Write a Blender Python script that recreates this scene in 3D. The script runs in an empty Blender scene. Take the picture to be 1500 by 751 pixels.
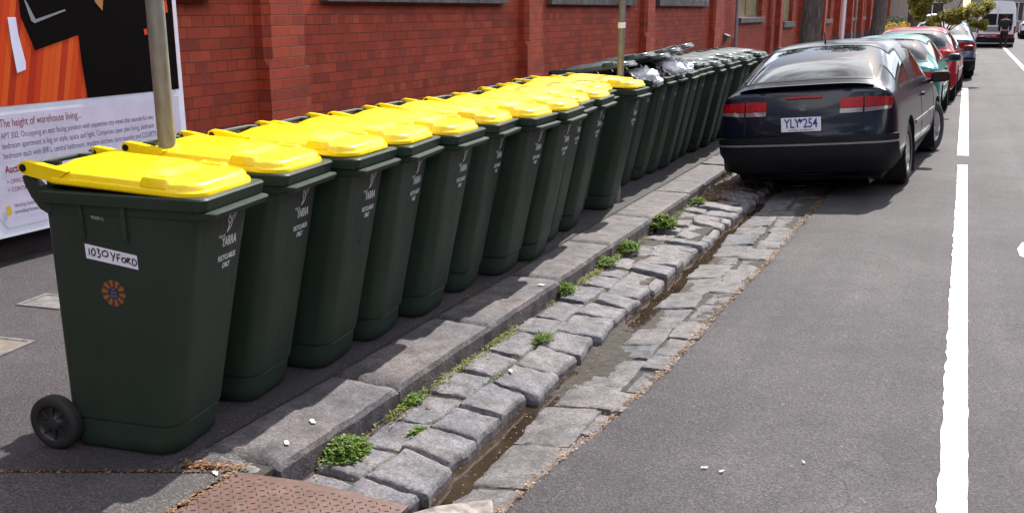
import bpy, bmesh, math, random
from mathutils import Vector, Matrix, noise
from mathutils.bvhtree import BVHTree
R = math.radians
random.seed(7)
C = bpy.context.scene.collection
SC = bpy.context.scene

# ------------------------------------------------------------ camera, light
cam_d = bpy.data.cameras.new('camera')
cam = bpy.data.objects.new('camera', cam_d); C.objects.link(cam); SC.camera = cam
FPX = 1415.0
cam_d.sensor_fit = 'HORIZONTAL'; cam_d.sensor_width = 36.0
cam_d.lens = 36.0 * FPX / 1500.0
cam_d.clip_start = 0.05; cam_d.clip_end = 2000
cam.location = (0, 0, 1.65)
cam.rotation_euler = (R(90 - 14.293), 0, R(24.55))

SUN_EL, SUN_AZ = 50.0, 5.5          # azimuth from +Y towards +X
sun_d = bpy.data.lights.new('sun', 'SUN'); sun_d.energy = 4.6; sun_d.angle = R(0.55)
sun_d.color = (1.0, 0.955, 0.89)
sun = bpy.data.objects.new('sun', sun_d); C.objects.link(sun)
sv = Vector((math.sin(R(SUN_AZ)) * math.cos(R(SUN_EL)), math.cos(R(SUN_AZ)) * math.cos(R(SUN_EL)), math.sin(R(SUN_EL))))
sun.rotation_euler = sv.to_track_quat('Z', 'Y').to_euler()
sun.location = (0, 30, 40)

W = bpy.data.worlds.new('World'); SC.world = W; W.use_nodes = True
nt = W.node_tree; nt.nodes.clear()
def wn(t, **k):
    n = nt.nodes.new(t)
    for a, b in k.items(): setattr(n, a, b)
    return n
wo = wn('ShaderNodeOutputWorld'); bg = wn('ShaderNodeBackground')
sky = wn('ShaderNodeTexSky', sky_type='NISHITA', sun_disc=False)
sky.sun_elevation = R(SUN_EL); sky.sun_rotation = R(SUN_AZ)
sky.air_density = 1.0; sky.dust_density = 1.5; sky.ozone_density = 1.0
tc = wn('ShaderNodeTexCoord'); mp = wn('ShaderNodeMapping')
mp.inputs['Scale'].default_value = (1, 1, 2.2); mp.inputs['Location'].default_value = (1.1, 3.2, .5)
ns = wn('ShaderNodeTexNoise'); ns.inputs['Scale'].default_value = 2.1; ns.inputs['Detail'].default_value = 7; ns.inputs['Roughness'].default_value = .58
cr = wn('ShaderNodeValToRGB'); cr.color_ramp.elements[0].position = .50; cr.color_ramp.elements[1].position = .60
mx = wn('ShaderNodeMixRGB'); mx.inputs[2].default_value = (19, 19.2, 20, 1)
nt.links.new(tc.outputs['Generated'], mp.inputs[0]); nt.links.new(mp.outputs[0], ns.inputs[0])
nt.links.new(ns.outputs[0], cr.inputs[0]); nt.links.new(cr.outputs[0], mx.inputs[0])
nt.links.new(sky.outputs[0], mx.inputs[1]); nt.links.new(mx.outputs[0], bg.inputs[0]); nt.links.new(bg.outputs[0], wo.inputs[0])
bg.inputs[1].default_value = 0.105

SC.view_settings.view_transform = 'Standard'; SC.view_settings.look = 'None'
SC.view_settings.gamma = 1; SC.view_settings.exposure = 1.03
SC.render.engine = 'CYCLES'

# ------------------------------------------------------------ materials
MATS = {}
class NT:
    """small node builder"""
    def __init__(s, name):
        s.m = bpy.data.materials.new(name); s.m.use_nodes = True
        s.t = s.m.node_tree; s.t.nodes.clear()
        s.out = s.n('ShaderNodeOutputMaterial'); s.b = s.n('ShaderNodeBsdfPrincipled')
        s.l(s.b.outputs[0], s.out.inputs[0]); MATS[name] = s.m
    def n(s, t, **k):
        x = s.t.nodes.new(t)
        for a, b in k.items(): setattr(x, a, b)
        return x
    def l(s, a, b): s.t.links.new(a, b)
    def set(s, **k):
        for a, v in k.items():
            i = s.b.inputs[a.replace('_', ' ')]
            if hasattr(v, 'is_output') or hasattr(v, 'links'): s.l(v, i)
            else: i.default_value = (*v, 1) if isinstance(v, tuple) and len(v) == 3 and i.type == 'RGBA' else v
        return s
    def obj(s, scale=(1, 1, 1), loc=(0, 0, 0)):
        t = s.n('ShaderNodeTexCoord'); m = s.n('ShaderNodeMapping')
        m.inputs['Scale'].default_value = scale; m.inputs['Location'].default_value = loc
        s.l(t.outputs['Object'], m.inputs[0]); return m.outputs[0]
    def noise(s, vec, scale, detail=4, rough=.55, dist=0):
        x = s.n('ShaderNodeTexNoise'); x.inputs['Scale'].default_value = scale
        x.inputs['Detail'].default_value = detail; x.inputs['Roughness'].default_value = rough
        x.inputs['Distortion'].default_value = dist
        s.l(vec, x.inputs[0]); return x.outputs[0]
    def vor(s, vec, scale, feature='F1', out=0):
        x = s.n('ShaderNodeTexVoronoi', feature=feature); x.inputs['Scale'].default_value = scale
        s.l(vec, x.inputs['Vector']); return x.outputs[out]
    def ramp(s, fac, stops, interp='LINEAR'):
        x = s.n('ShaderNodeValToRGB'); x.color_ramp.interpolation = interp
        e = x.color_ramp.elements
        while len(e) < len(stops): e.new(.5)
        for i, (p, c) in enumerate(stops):
            e[i].position = p
            if not isinstance(c, tuple): c = (c, c, c)
            e[i].color = (*c, 1)
        s.l(fac, x.inputs[0]); return x.outputs[0]
    def mix(s, fac, a, b, mode='MIX'):
        x = s.n('ShaderNodeMixRGB', blend_type=mode)
        for i, v in enumerate((fac, a, b)):
            if hasattr(v, 'links'): s.l(v, x.inputs[i])
            elif i == 0: x.inputs[0].default_value = v
            else: x.inputs[i].default_value = (*v, 1) if isinstance(v, tuple) else (v, v, v, 1)
        return x.outputs[0]
    def math(s, op, a, b=0.0):
        x = s.n('ShaderNodeMath', operation=op)
        for i, v in enumerate((a, b)):
            if hasattr(v, 'links'): s.l(v, x.inputs[i])
            else: x.inputs[i].default_value = v
        return x.outputs[0]
    def bump(s, h, strength=.3, dist=.01, prev=None):
        x = s.n('ShaderNodeBump'); x.inputs['Strength'].default_value = strength; x.inputs['Distance'].default_value = dist
        s.l(h, x.inputs['Height'])
        if prev is not None: s.l(prev, x.inputs['Normal'])
        s.l(x.outputs[0], s.b.inputs['Normal']); return x.outputs[0]

def simple(name, col, rough=.5, metal=0, var=.12, vs=12, bump=0, bs=60, coat=0, spec=None):
    s = NT(name); v = s.obj()
    n1 = s.noise(v, vs, 5)
    lo = tuple(max(0, c * (1 - var * 1.6)) for c in col); hi = tuple(min(1, c * (1 + var)) for c in col)
    s.set(Base_Color=s.ramp(n1, [(.3, lo), (.7, hi)]), Roughness=rough, Metallic=metal)
    if coat: s.set(Coat_Weight=coat, Coat_Roughness=.04)
    if spec is not None: s.set(Specular_IOR_Level=spec)
    if bump: s.bump(s.noise(v, bs, 3), bump, .004)
    return s.m

def asphalt(name, base, tint=(1, 1, 1), streak=False):
    s = NT(name); v = s.obj()
    big = s.noise(v, .55, 5, .6); mid = s.noise(v, 5, 4, .6); fine = s.noise(v, 95, 3, .7)
    grain = s.vor(v, 130, 'F1', 1); gd = s.vor(v, 130, 'F1', 0)
    g = s.n('ShaderNodeSeparateColor'); s.l(grain, g.inputs[0])
    c0 = tuple(base * t for t in tint)
    def k(f): return tuple(min(1, c * f) for c in c0)
    col = s.ramp(fine, [(.28, k(.30)), (.48, k(.90)), (.60, k(1.3)), (.75, k(2.1))])
    col = s.mix(s.ramp(g.outputs[0], [(.84, 0.0), (.98, .55)]), col, k(2.6))
    col = s.mix(s.ramp(g.outputs[1], [(.0, .6), (.2, 0.0)]), col, k(.35))
    col = s.mix(.85, col, s.ramp(big, [(.3, .62), (.7, 1.34)]), 'MULTIPLY')
    col = s.mix(.7, col, s.ramp(mid, [(.3, .82), (.7, 1.18)]), 'MULTIPLY')
    if streak:
        v2 = s.obj((3.5, .12, 1)); st = s.noise(v2, 1.0, 4, .5)
        col = s.mix(.6, col, s.ramp(st, [(.35, .78), (.65, 1.2)]), 'MULTIPLY')
        wv = s.n('ShaderNodeVectorMath', operation='ADD'); s.l(s.obj((1, 1, 1)), wv.inputs[0]); nn = s.n('ShaderNodeTexNoise'); nn.inputs['Scale'].default_value = 2.3; s.l(s.obj(), nn.inputs[0]); s.l(nn.outputs[1], wv.inputs[1])
        ck = s.vor(wv.outputs[0], .55, 'DISTANCE_TO_EDGE', 0); gate = s.ramp(s.noise(s.obj(), .5, 3), [(.50, 0.0), (.58, .5)])
        col = s.mix(s.math('MULTIPLY', s.ramp(ck, [(.002, 1.0), (.006, 0.0)]), gate), col, (.012, .011, .011))
        spot = s.noise(s.obj(), 2.6, 6, .62); col = s.mix(s.ramp(spot, [(.60, 0.0), (.70, .35)]), col, k(.5))
        fl = s.vor(s.obj(), 7, 'F1', 0); col = s.mix(s.ramp(fl, [(.035, .8), (.05, 0.0)]), col, (.16, .13, .11))
    s.set(Base_Color=col, Roughness=.82, Specular_IOR_Level=.35)
    b = s.bump(gd, .55, .004); s.bump(fine, .35, .004, b)
    return s.m

asphalt('footpath_asphalt', .035, (1.08, .94, 1.02))
asphalt('road_asphalt', .042, (1.07, .95, 1.0), True)

def bluestone(name, base, tint):
    s = NT(name); v = s.obj()
    big = s.noise(v, 1.7, 3); mid = s.noise(v, 9, 6, .65); fine = s.noise(v, 70, 4, .7); pit = s.vor(v, 46, 'F1', 0)
    def k(f): return tuple(min(1, base * t * f) for t in tint)
    col = s.ramp(fine, [(.28, k(.45)), (.52, k(1.02)), (.75, k(1.7))])
    col = s.mix(1, col, s.ramp(mid, [(.32, .52), (.68, 1.42)]), 'MULTIPLY')
    col = s.mix(.9, col, s.ramp(big, [(.35, (.80, .82, .90)), (.65, (1.22, 1.12, 1.06))]), 'MULTIPLY')
    # lichen and lime flecks
    lf = s.noise(v, 14, 6, .75, .4)
    col = s.mix(s.ramp(lf, [(.66, 0.0), (.74, .35)]), col, (.30, .26, .21))
    ms = s.noise(s.obj((1, 1, 1), (5, 3, 1)), 3.3, 6, .7)
    col = s.mix(s.ramp(ms, [(.60, 0.0), (.74, .55)]), col, (.055, .05, .035))
    s.set(Base_Color=col, Roughness=.78, Specular_IOR_Level=.4)
    b = s.bump(s.ramp(pit, [(0, 0.0), (.35, 1.0)]), .5, .004); b2 = s.bump(mid, .55, .012, b); s.bump(fine, .3, .003, b2)
    return s.m
bluestone('bluestone', .108, (1.0, .95, 1.0))
bluestone('bluestone_worn', .090, (1.03, .97, .97))
bluestone('bluestone_kerb', .082, (1.05, .95, .97))
simple('concrete_pale', (.24, .205, .185), .9, var=.35, vs=22, bump=.6, bs=90)
asphalt('concrete_old', .062, (1.06, .97, .96))
simple('pit_sandy', (.15, .125, .10), .9, var=.2, bump=.3)
simple('concrete_grey', (.13, .12, .118), .9, var=.3, vs=14, bump=.5, bs=110)
simple('plinth_dark', (.022, .016, .016), .9, var=.3, vs=6, bump=.5)  # near-black tone standing in for the shade at the wall foot
simple('sill_stone', (.085, .08, .08), .85, var=.4, vs=5, bump=.5, bs=50)

def dirt(name, c1, c2, c3):
    s = NT(name); v = s.obj()
    n = s.noise(v, 30, 6, .75); n2 = s.noise(v, 4, 4)
    col = s.ramp(n, [(.3, c1), (.5, c2), (.7, c3)])
    col = s.mix(s.ramp(n2, [(.45, 0.0), (.6, .7)]), col, (.030, .024, .017))
    s.set(Base_Color=col, Roughness=.95); s.bump(n, .8, .01); return s.m
dirt('gutter_dirt', (.012, .010, .008), (.036, .029, .024), (.070, .056, .045))

def water():
    s = NT('gutter_water'); v = s.obj()
    n = s.noise(v, 14, 3)
    s.set(Base_Color=s.ramp(s.noise(v, 5, 4), [(.3, (.018, .012, .008)), (.7, (.04, .028, .018))]), Roughness=.04, Specular_IOR_Level=.6)
    s.bump(n, .05, .004)
water()

def brick():
    s = NT('red_brick')
    t = s.n('ShaderNodeTexCoord'); sp = s.n('ShaderNodeSeparateXYZ'); s.l(t.outputs['Object'], sp.inputs[0])
    u = s.math('ADD', sp.outputs[1], sp.outputs[0]); cb = s.n('ShaderNodeCombineXYZ'); s.l(u, cb.inputs[0]); s.l(sp.outputs[2], cb.inputs[1])
    # slightly wandering joints
    nz = s.n('ShaderNodeTexNoise'); nz.inputs['Scale'].default_value = 7; nz.inputs['Detail'].default_value = 3; s.l(t.outputs['Object'], nz.inputs[0])
    wob = s.n('ShaderNodeVectorMath', operation='MULTIPLY_ADD'); s.l(nz.outputs[1], wob.inputs[0]); wob.inputs[1].default_value = (.009, .009, 0); s.l(cb.outputs[0], wob.inputs[2])
    def bk(w, off):
        b = s.n('ShaderNodeTexBrick'); b.offset = off; s.l(wob.outputs[0], b.inputs['Vector'])
        b.inputs['Scale'].default_value = 1; b.inputs['Brick Width'].default_value = w; b.inputs['Row Height'].default_value = .0947
        b.inputs['Mortar Size'].default_value = .0042; b.inputs['Mortar Smooth'].default_value = .35; b.inputs['Bias'].default_value = 0
        b.inputs['Color1'].default_value = (0, 0, 0, 1); b.inputs['Color2'].default_value = (1, 1, 1, 1); b.inputs['Mortar'].default_value = (.5, .5, .5, 1)
        return b
    A = bk(.262, .5); B = bk(.131, .5)
    row = s.math('FLOOR', s.math('DIVIDE', sp.outputs[2], .0947))
    sel = s.math('LESS_THAN', s.math('MODULO', s.math('ADD', row, 300.0), 4.0), .5)
    tint = s.mix(sel, A.outputs[0], B.outputs[0]); fac = s.mix(sel, A.outputs[1], B.outputs[1])
    bc = s.ramp(tint, [(0, (.25, .038, .019)), (.25, (.32, .046, .020)), (.55, (.355, .051, .021)), (.85, (.385, .057, .023)), (1, (.42, .075, .030))])
    v = s.obj()
    m1 = s.noise(v, 28, 6, .7); m2 = s.noise(v, 2.2, 5, .6)
    bc = s.mix(.7, bc, s.ramp(m1, [(.3, .78), (.7, 1.15)]), 'MULTIPLY')
    bc = s.mix(.8, bc, s.ramp(m2, [(.3, .74), (.68, 1.15)]), 'MULTIPLY')
    chip = s.noise(s.obj((1, 1.5, 5)), 6, 6, .8)
    mort = s.ramp(s.noise(v, 3.0, 5, .7), [(.42, (.075, .026, .018)), (.60, (.14, .05, .038)), (.72, (.27, .20, .17))])
    col = s.mix(fac, bc, mort)
    col = s.mix(s.ramp(chip, [(.69, 0.0), (.74, .5)]), col, (.30, .20, .18))
    s.set(Base_Color=col, Roughness=.72, Specular_IOR_Level=.35)
    inv = s.math('SUBTRACT', 1.0, fac)
    b = s.bump(inv, .9, .008); s.bump(m1, .4, .004, b)
brick()

def binplastic():
    s = NT('bin_green_plastic'); v = s.obj()
    oi = s.n('ShaderNodeObjectInfo')
    n1 = s.noise(v, 3.0, 5, .6); n2 = s.noise(s.obj((8, 8, 1.2)), 2.6, 5, .65)
    off = s.n('ShaderNodeVectorMath', operation='ADD'); s.l(s.obj(), off.inputs[0]); s.l(oi.outputs['Random'], off.inputs[1])
    n3 = s.noise(off.outputs[0], 2.2, 5, .7)
    col = s.ramp(n1, [(.3, (.0120, .0235, .0150)), (.7, (.0185, .0330, .0220))])
    col = s.mix(s.ramp(n2, [(.5, 0.0), (.75, .30)]), col, (.03, .038, .03))
    col = s.mix(s.ramp(n3, [(.55, 0.0), (.75, .28)]), col, (.04, .042, .034))
    col = s.mix(s.ramp(oi.outputs['Random'], [(0, 0.0), (1, .22)]), col, (.032, .048, .036))
    sp = s.n('ShaderNodeSeparateXYZ'); s.l(s.obj(), sp.inputs[0])
    s.set(Base_Color=col, Roughness=s.ramp(n2, [(.3, .45), (.7, .65)]), Specular_IOR_Level=.33)
    s.bump(s.noise(v, 220, 2), .12, .002)
    scr = s.noise(s.obj((1, 1, 14)), 5, 3, .6)
binplastic()
def lidmat(name, c, dusty):
    s = NT(name); oi = s.n('ShaderNodeObjectInfo')
    off = s.n('ShaderNodeVectorMath', operation='ADD'); s.l(s.obj(), off.inputs[0]); s.l(oi.outputs['Random'], off.inputs[1])
    n = s.noise(off.outputs[0], 6, 6, .7); n2 = s.noise(off.outputs[0], 45, 4, .7)
    col = s.ramp(n, [(.3, tuple(x * .86 for x in c)), (.7, c)])
    col = s.mix(s.ramp(n2, [(.56, 0.0), (.80, .42)]), col, dusty)
    n4 = s.noise(s.obj((1, 1, 1)), 2.2, 5, .7); col = s.mix(s.ramp(n4, [(.56, 0.0), (.72, .22)]), col, tuple(x * .55 for x in c))
    s.set(Base_Color=col, Roughness=s.ramp(n, [(.3, .20), (.7, .36)]), Specular_IOR_Level=.5)
    s.bump(s.noise(s.obj(), 9, 3), .12, .01)
lidmat('lid_yellow', (.93, .66, .004), (.62, .44, .05))
lidmat('lid_green', (.030, .042, .034), (.11, .12, .115))
simple('tyre_rubber', (.012, .012, .012), .75, var=.2, bump=.3, bs=120)
simple('hub_plastic', (.018, .018, .019), .45, var=.2)
simple('steel_dark', (.06, .06, .06), .35, metal=.8)
simple('stencil_white', (.62, .62, .66), .55, var=.28, vs=160)
simple('stencil_faded', (.33, .34, .35), .6, var=.4, vs=160)
simple('label_white', (.72, .72, .80), .5, var=.05)
simple('ink_black', (.01, .01, .012), .5)
simple('sticker_red', (.14, .012, .012), .6); simple('sticker_yellow', (.19, .13, .02), .6); simple('sticker_blue', (.02, .02, .06), .6)
simple('sticker_pale', (.14, .14, .2), .5)
def galv():
    s = NT('galvanised_steel'); v = s.obj((1, 1, .35))
    n = s.noise(v, 30, 6, .7); n2 = s.noise(s.obj((1, 1, 1)), 3, 5)
    col = s.ramp(n, [(.3, (.13, .125, .12)), (.7, (.23, .225, .22))])
    sp = s.n('ShaderNodeSeparateXYZ'); s.l(s.obj(), sp.inputs[0])
    z = s.math('ADD', sp.outputs[2], s.math('MULTIPLY', n2, .5))
    col = s.mix(s.ramp(z, [(0, 0.0), (1, 0.0)]), col, (.3, .2, .1))
    s.set(Base_Color=s.mix(s.ramp(n2, [(.56, 0.0), (.74, .3)]), col, (.13, .12, .105)), Roughness=.55, Metallic=.35)
galv()
def rust():
    s = NT('rusty_steel'); v = s.obj(); n = s.noise(v, 7, 6, .7); n2 = s.noise(v, 60, 4, .7)
    col = s.ramp(n, [(.3, (.050, .026, .021)), (.5, (.090, .042, .032)), (.7, (.11, .066, .056))])
    col = s.mix(.7, col, s.ramp(n2, [(.3, .65), (.7, 1.3)]), 'MULTIPLY')
    s.set(Base_Color=col, Roughness=.62, Metallic=.15, Specular_IOR_Level=.5); s.bump(n2, .4, .003)
rust()
simple('tread_worn', (.024, .016, .014), .55, metal=.2, var=.4, vs=40)
def paintline():
    s = NT('road_paint'); v = s.obj()
    n = s.noise(v, 60, 5, .8); big = s.noise(v, 3, 3)
    t = s.n('ShaderNodeTexCoord'); 
    col = s.ramp(n, [(.36, (.07, .065, .065)), (.46, (.62, .62, .58)), (.6, (.80, .80, .77))])
    col = s.mix(.6, col, s.ramp(big, [(.3, .8), (.7, 1.1)]), 'MULTIPLY')
    s.set(Base_Color=col, Roughness=.6); s.bump(n, .4, .003)
paintline()
for nme, c in {'board_white': (.74, .74, .84), 'board_grey': (.58, .54, .66), 'floor_orange': (.62, .06, .010), 'sofa_black': (.004, .003, .003),
               'glare_white': (.72, .74, .90), 'text_maroon': (.22, .02, .05), 'text_dark': (.10, .09, .14), 'logo_yellow': (.65, .42, .03),
               'chrome_grey': (.24, .25, .26), 'lamp_gold': (.40, .20, .06)}.items():
    simple(nme, c, .6, var=.06, vs=5, spec=.04 if nme == 'sofa_black' else .2)
def floorboards():
    s = NT('printed_floor'); t = s.n('ShaderNodeTexCoord'); mpn = s.n('ShaderNodeMapping'); s.l(t.outputs['Object'], mpn.inputs[0])
    mpn.inputs['Rotation'].default_value = (R(14), 0, 0)
    sp = s.n('ShaderNodeSeparateXYZ'); s.l(mpn.outputs[0], sp.inputs[0])
    w = s.math('FLOOR', s.math('MULTIPLY', sp.outputs[1], 21.0)); wn_ = s.n('ShaderNodeTexWhiteNoise', noise_dimensions='1D'); s.l(w, wn_.inputs['W'])
    col = s.ramp(wn_.outputs[0], [(0, (.36, .020, .005)), (.5, (.58, .050, .006)), (1, (.66, .10, .012))])
    fr = s.math('FRACT', s.math('MULTIPLY', sp.outputs[1], 21.0))
    col = s.mix(s.ramp(fr, [(0, .7), (.09, 0.0)]), col, (.10, .01, .004))
    s.set(Base_Color=col, Roughness=.5, Specular_IOR_Level=.25)
floorboards()
def carpaint(name, c, flake=.0):
    s = NT(name); v = s.obj(); n = s.noise(v, 3, 3); d = s.noise(v, 40, 5, .7)
    col = s.mix(s.ramp(d, [(.5, 0.0), (.8, .03)]), s.ramp(n, [(.3, tuple(x * .9 for x in c)), (.7, c)]), (.12, .11, .10))
    s.set(Base_Color=col, Roughness=.28, Metallic=flake, Specular_IOR_Level=.18, Coat_Weight=.26, Coat_Roughness=s.ramp(d, [(.4, .03), (.8, .10)]))
carpaint('paint_navy', (.0035, .0045, .013), .0)
carpaint('paint_teal', (.045, .20, .19), .1)
carpaint('paint_red', (.30, .012, .025), .1)
carpaint('paint_silver', (.30, .36, .40), .5)
carpaint('paint_white', (.84, .86, .90))
carpaint('paint_blue', (.10, .16, .22), .4)
simple('trim_black', (.006, .006, .008), .55, spec=.25, var=.15, bump=.1)
simple('trim_grey', (.17, .17, .18), .4)
simple('well_black', (.006, .006, .006), .9)
def glass(name, tint, rough=.02):
    s = NT(name)
    s.b.inputs['Base Color'].default_value = (*tint, 1)
    s.set(Roughness=rough, Specular_IOR_Level=.55, Coat_Weight=.6, Coat_Roughness=.02, Coat_IOR=1.5)
    v = s.obj(); s.set(Base_Color=s.ramp(s.noise(v, 1.5, 3), [(.35, tuple(x * .6 for x in tint)), (.65, tint)]))
glass('car_glass', (.010, .013, .013)); glass('building_glass', (.02, .022, .025), .18)
simple('rim_alloy', (.45, .45, .47), .35, metal=.7, var=.1)
s_ = NT('lens_red'); s_.set(Base_Color=s_.ramp(s_.noise(s_.obj((30, 1, 1)), 5, 2), [(.3, (.12, .001, .003)), (.7, (.42, .004, .006))]), Roughness=.3, Specular_IOR_Level=.2)
simple('lens_smoke', (.16, .11, .10), .15, coat=1); simple('lens_amber', (.65, .16, .02), .15, coat=1)
simple('plate_white', (.74, .76, .80), .4, var=.04); simple('plate_blue', (.03, .04, .25), .4)
simple('window_board', (.25, .20, .085), .7, var=.25, vs=3)
simple('timber_frame', (.16, .15, .14), .7)
simple('pipe_paint', (.24, .22, .23), .5)
simple('cloth_black', (.012, .012, .014), .9); simple('skin', (.35, .18, .13), .6); simple('hair_dark', (.03, .02, .015), .8)
simple('bag_black', (.014, .014, .018), .28, var=.2, spec=.6)
s_ = NT('bag_white'); s_.set(Base_Color=s_.ramp(s_.noise(s_.obj(), 9, 4), [(.3, (.55, .56, .62)), (.7, (.80, .81, .84))]), Roughness=.3)
simple('paper_litter', (.62, .60, .55), .8, var=.2, vs=30)
simple('stucco', (.42, .39, .34), .9, var=.15); simple('roof_tile', (.10, .07, .06), .9)
simple('pavers_light', (.24, .24, .245), .8, var=.2, bump=.3)
def bark():
    s = NT('bark'); v = s.obj((1, 1, .18)); n = s.noise(v, 16, 6, .75, .6)
    s.set(Base_Color=s.ramp(n, [(.3, (.035, .026, .022)), (.5, (.09, .07, .06)), (.72, (.20, .165, .145))]), Roughness=.95); s.bump(n, 1, .05)
bark()
def leafmat(name, a, b, c):
    s = NT(name); g = s.n('ShaderNodeNewGeometry')
    s.set(Base_Color=s.ramp(g.outputs['Random Per Island'], [(0, a), (.5, b), (1, c)]), Roughness=.6)
    tr = s.n('ShaderNodeBsdfTranslucent'); s.l(s.b.inputs['Base Color'].links[0].from_socket, tr.inputs[0])
    m = s.n('ShaderNodeMixShader'); m.inputs[0].default_value = .45
    s.l(s.b.outputs[0], m.inputs[1]); s.l(tr.outputs[0], m.inputs[2]); s.l(m.outputs[0], s.out.inputs[0])
leafmat('leaf_green', (.03, .055, .016), (.05, .09, .025), (.08, .12, .03))
leafmat('leaf_autumn', (.14, .15, .03), (.28, .26, .045), (.44, .37, .06))
leafmat('weed_green', (.055, .11, .014), (.11, .20, .022), (.24, .31, .055))
leafmat('moss_green', (.08, .12, .012), (.16, .20, .02), (.28, .27, .04))
leafmat('litter_brown', (.10, .04, .018), (.26, .12, .05), (.45, .33, .20))
leafmat('leaf_yellow', (.45, .26, .02), (.6, .38, .03), (.7, .5, .05))
M = MATS

# ------------------------------------------------------------ mesh helpers
class MB:
    def __init__(s): s.v = []; s.f = []; s.mi = []; s.k = 0
    def add(s, vs, fs, k=None):
        o = len(s.v); s.v += [tuple(p) for p in vs]
        for f in fs: s.f.append(tuple(o + i for i in f)); s.mi.append(s.k if k is None else k)
        return s
    def box(s, x0, x1, y0, y1, z0, z1, m=None, k=None):
        vs = [Vector((x, y, z)) for z in (z0, z1) for y in (y0, y1) for x in (x0, x1)]
        if m is not None: vs = [m @ p for p in vs]
        return s.add(vs, [(0, 2, 3, 1), (4, 5, 7, 6), (0, 1, 5, 4), (2, 6, 7, 3), (0, 4, 6, 2), (1, 3, 7, 5)], k)
    def prism(s, pts, ext, k=None):
        """closed planar polygon pts extruded by vector ext"""
        pts = [Vector(p) for p in pts]; e = Vector(ext); n = len(pts)
        return s.add(pts + [p + e for p in pts], [tuple(range(n))[::-1], tuple(range(n, 2 * n))] + [(i, (i + 1) % n, n + (i + 1) % n, n + i) for i in range(n)], k)
    def rings(s, rs, closed=True, cap0=False, cap1=False, k=None):
        n = len(rs[0]); vs = [p for r in rs for p in r]; fs = []
        for i in range(len(rs) - 1):
            for j in range(n if closed else n - 1):
                a, b = i * n + j, i * n + (j + 1) % n
                fs.append((a, b, b + n, a + n))
        if cap0: fs.append(tuple(range(n))[::-1])
        if cap1: fs.append(tuple((len(rs) - 1) * n + j for j in range(n)))
        return s.add(vs, fs, k)
    def tube(s, pts, rad, n=10, k=None, cap=True):
        pts = [Vector(p) for p in pts]
        if not isinstance(rad, (list, tuple)): rad = [rad] * len(pts)
        rs = []; prev = None
        for i, p in enumerate(pts):
            d = (pts[min(i + 1, len(pts) - 1)] - pts[max(i - 1, 0)]).normalized()
            if prev is None: a = d.orthogonal().normalized()
            else: a = (prev - d * prev.dot(d)).normalized()
            prev = a; b = d.cross(a)
            rs.append([p + (a * math.cos(2 * math.pi * j / n) + b * math.sin(2 * math.pi * j / n)) * rad[i] for j in range(n)])
        return s.rings(rs, True, cap, cap, k)
    def lathe(s, prof, m, n=28, k=None, cap0=False, cap1=False):
        """prof (r, h) about local Z, placed by matrix m"""
        rs = [[m @ Vector((r * math.cos(2 * math.pi * j / n), r * math.sin(2 * math.pi * j / n), h)) for j in range(n)] for r, h in prof]
        return s.rings(rs, True, cap0, cap1, k)
    def mesh(s, name, mats, smooth=False, angle=35):
        me = bpy.data.meshes.new(name); me.from_pydata(s.v, [], s.f); 
        for m in (mats if isinstance(mats, (list, tuple)) else [mats]): me.materials.append(m)
        for p, k in zip(me.polygons, s.mi): p.material_index = k
        me.update()
        bm = bmesh.new(); bm.from_mesh(me); bmesh.ops.recalc_face_normals(bm, faces=bm.faces); bm.to_mesh(me); bm.free()
        if smooth:
            me.polygons.foreach_set('use_smooth', [True] * len(me.polygons))
            me.set_sharp_from_angle(angle=R(angle))
        return me
    def obj(s, name, mats, parent=None, smooth=False, angle=35, label=None, bevel=0):
        o = bpy.data.objects.new(name, s.mesh(name, mats, smooth, angle)); C.objects.link(o)
        if parent is not None: o.parent = parent
        if label: o['label'] = label
        if bevel:
            b = o.modifiers.new('bevel', 'BEVEL'); b.width = bevel; b.segments = 2; b.limit_method = 'ANGLE'
        return o
def thing(name, label, cat, loc=(0, 0, 0), rz=0, group=None):
    o = bpy.data.objects.new(name, None); C.objects.link(o); o.empty_display_size = .1
    o.location = loc; o.rotation_euler = (0, 0, rz); o['label'] = label; o['category'] = cat
    if group: o['group'] = group
    return o
def tag(o, label, cat, group=None):
    o['label'] = label; o['category'] = cat
    if group: o['group'] = group
    return o
def struct(o, kind='structure'): o['kind'] = kind; return o
def copy_tree(o, parent=None):
    c = o.copy(); C.objects.link(c); c.parent = parent
    for ch in list(o.children): copy_tree(ch, c)
    return c
def textmesh(txt, size, align='LEFT', sx=1.0, shear=0.0, bold=0.0, space=1.0):
    cu = bpy.data.curves.new('lettering', 'FONT'); cu.body = txt; cu.size = size; cu.align_x = align
    cu.shear = shear; cu.offset = bold; cu.space_character = space; cu.resolution_u = 3
    o = bpy.data.objects.new('lettering', cu); C.objects.link(o)
    dg = bpy.context.evaluated_depsgraph_get(); me = bpy.data.meshes.new_from_object(o.evaluated_get(dg))
    vs = [(v.co.x * sx, v.co.y) for v in me.vertices]; fs = [tuple(p.vertices) for p in me.polygons]
    bpy.data.objects.remove(o); bpy.data.curves.remove(cu); bpy.data.meshes.remove(me)
    return vs, fs
def fbm(x, y, z=0, o=4): return noise.fractal(Vector((x, y, z)), 1.0, 2.0, o)

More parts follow.
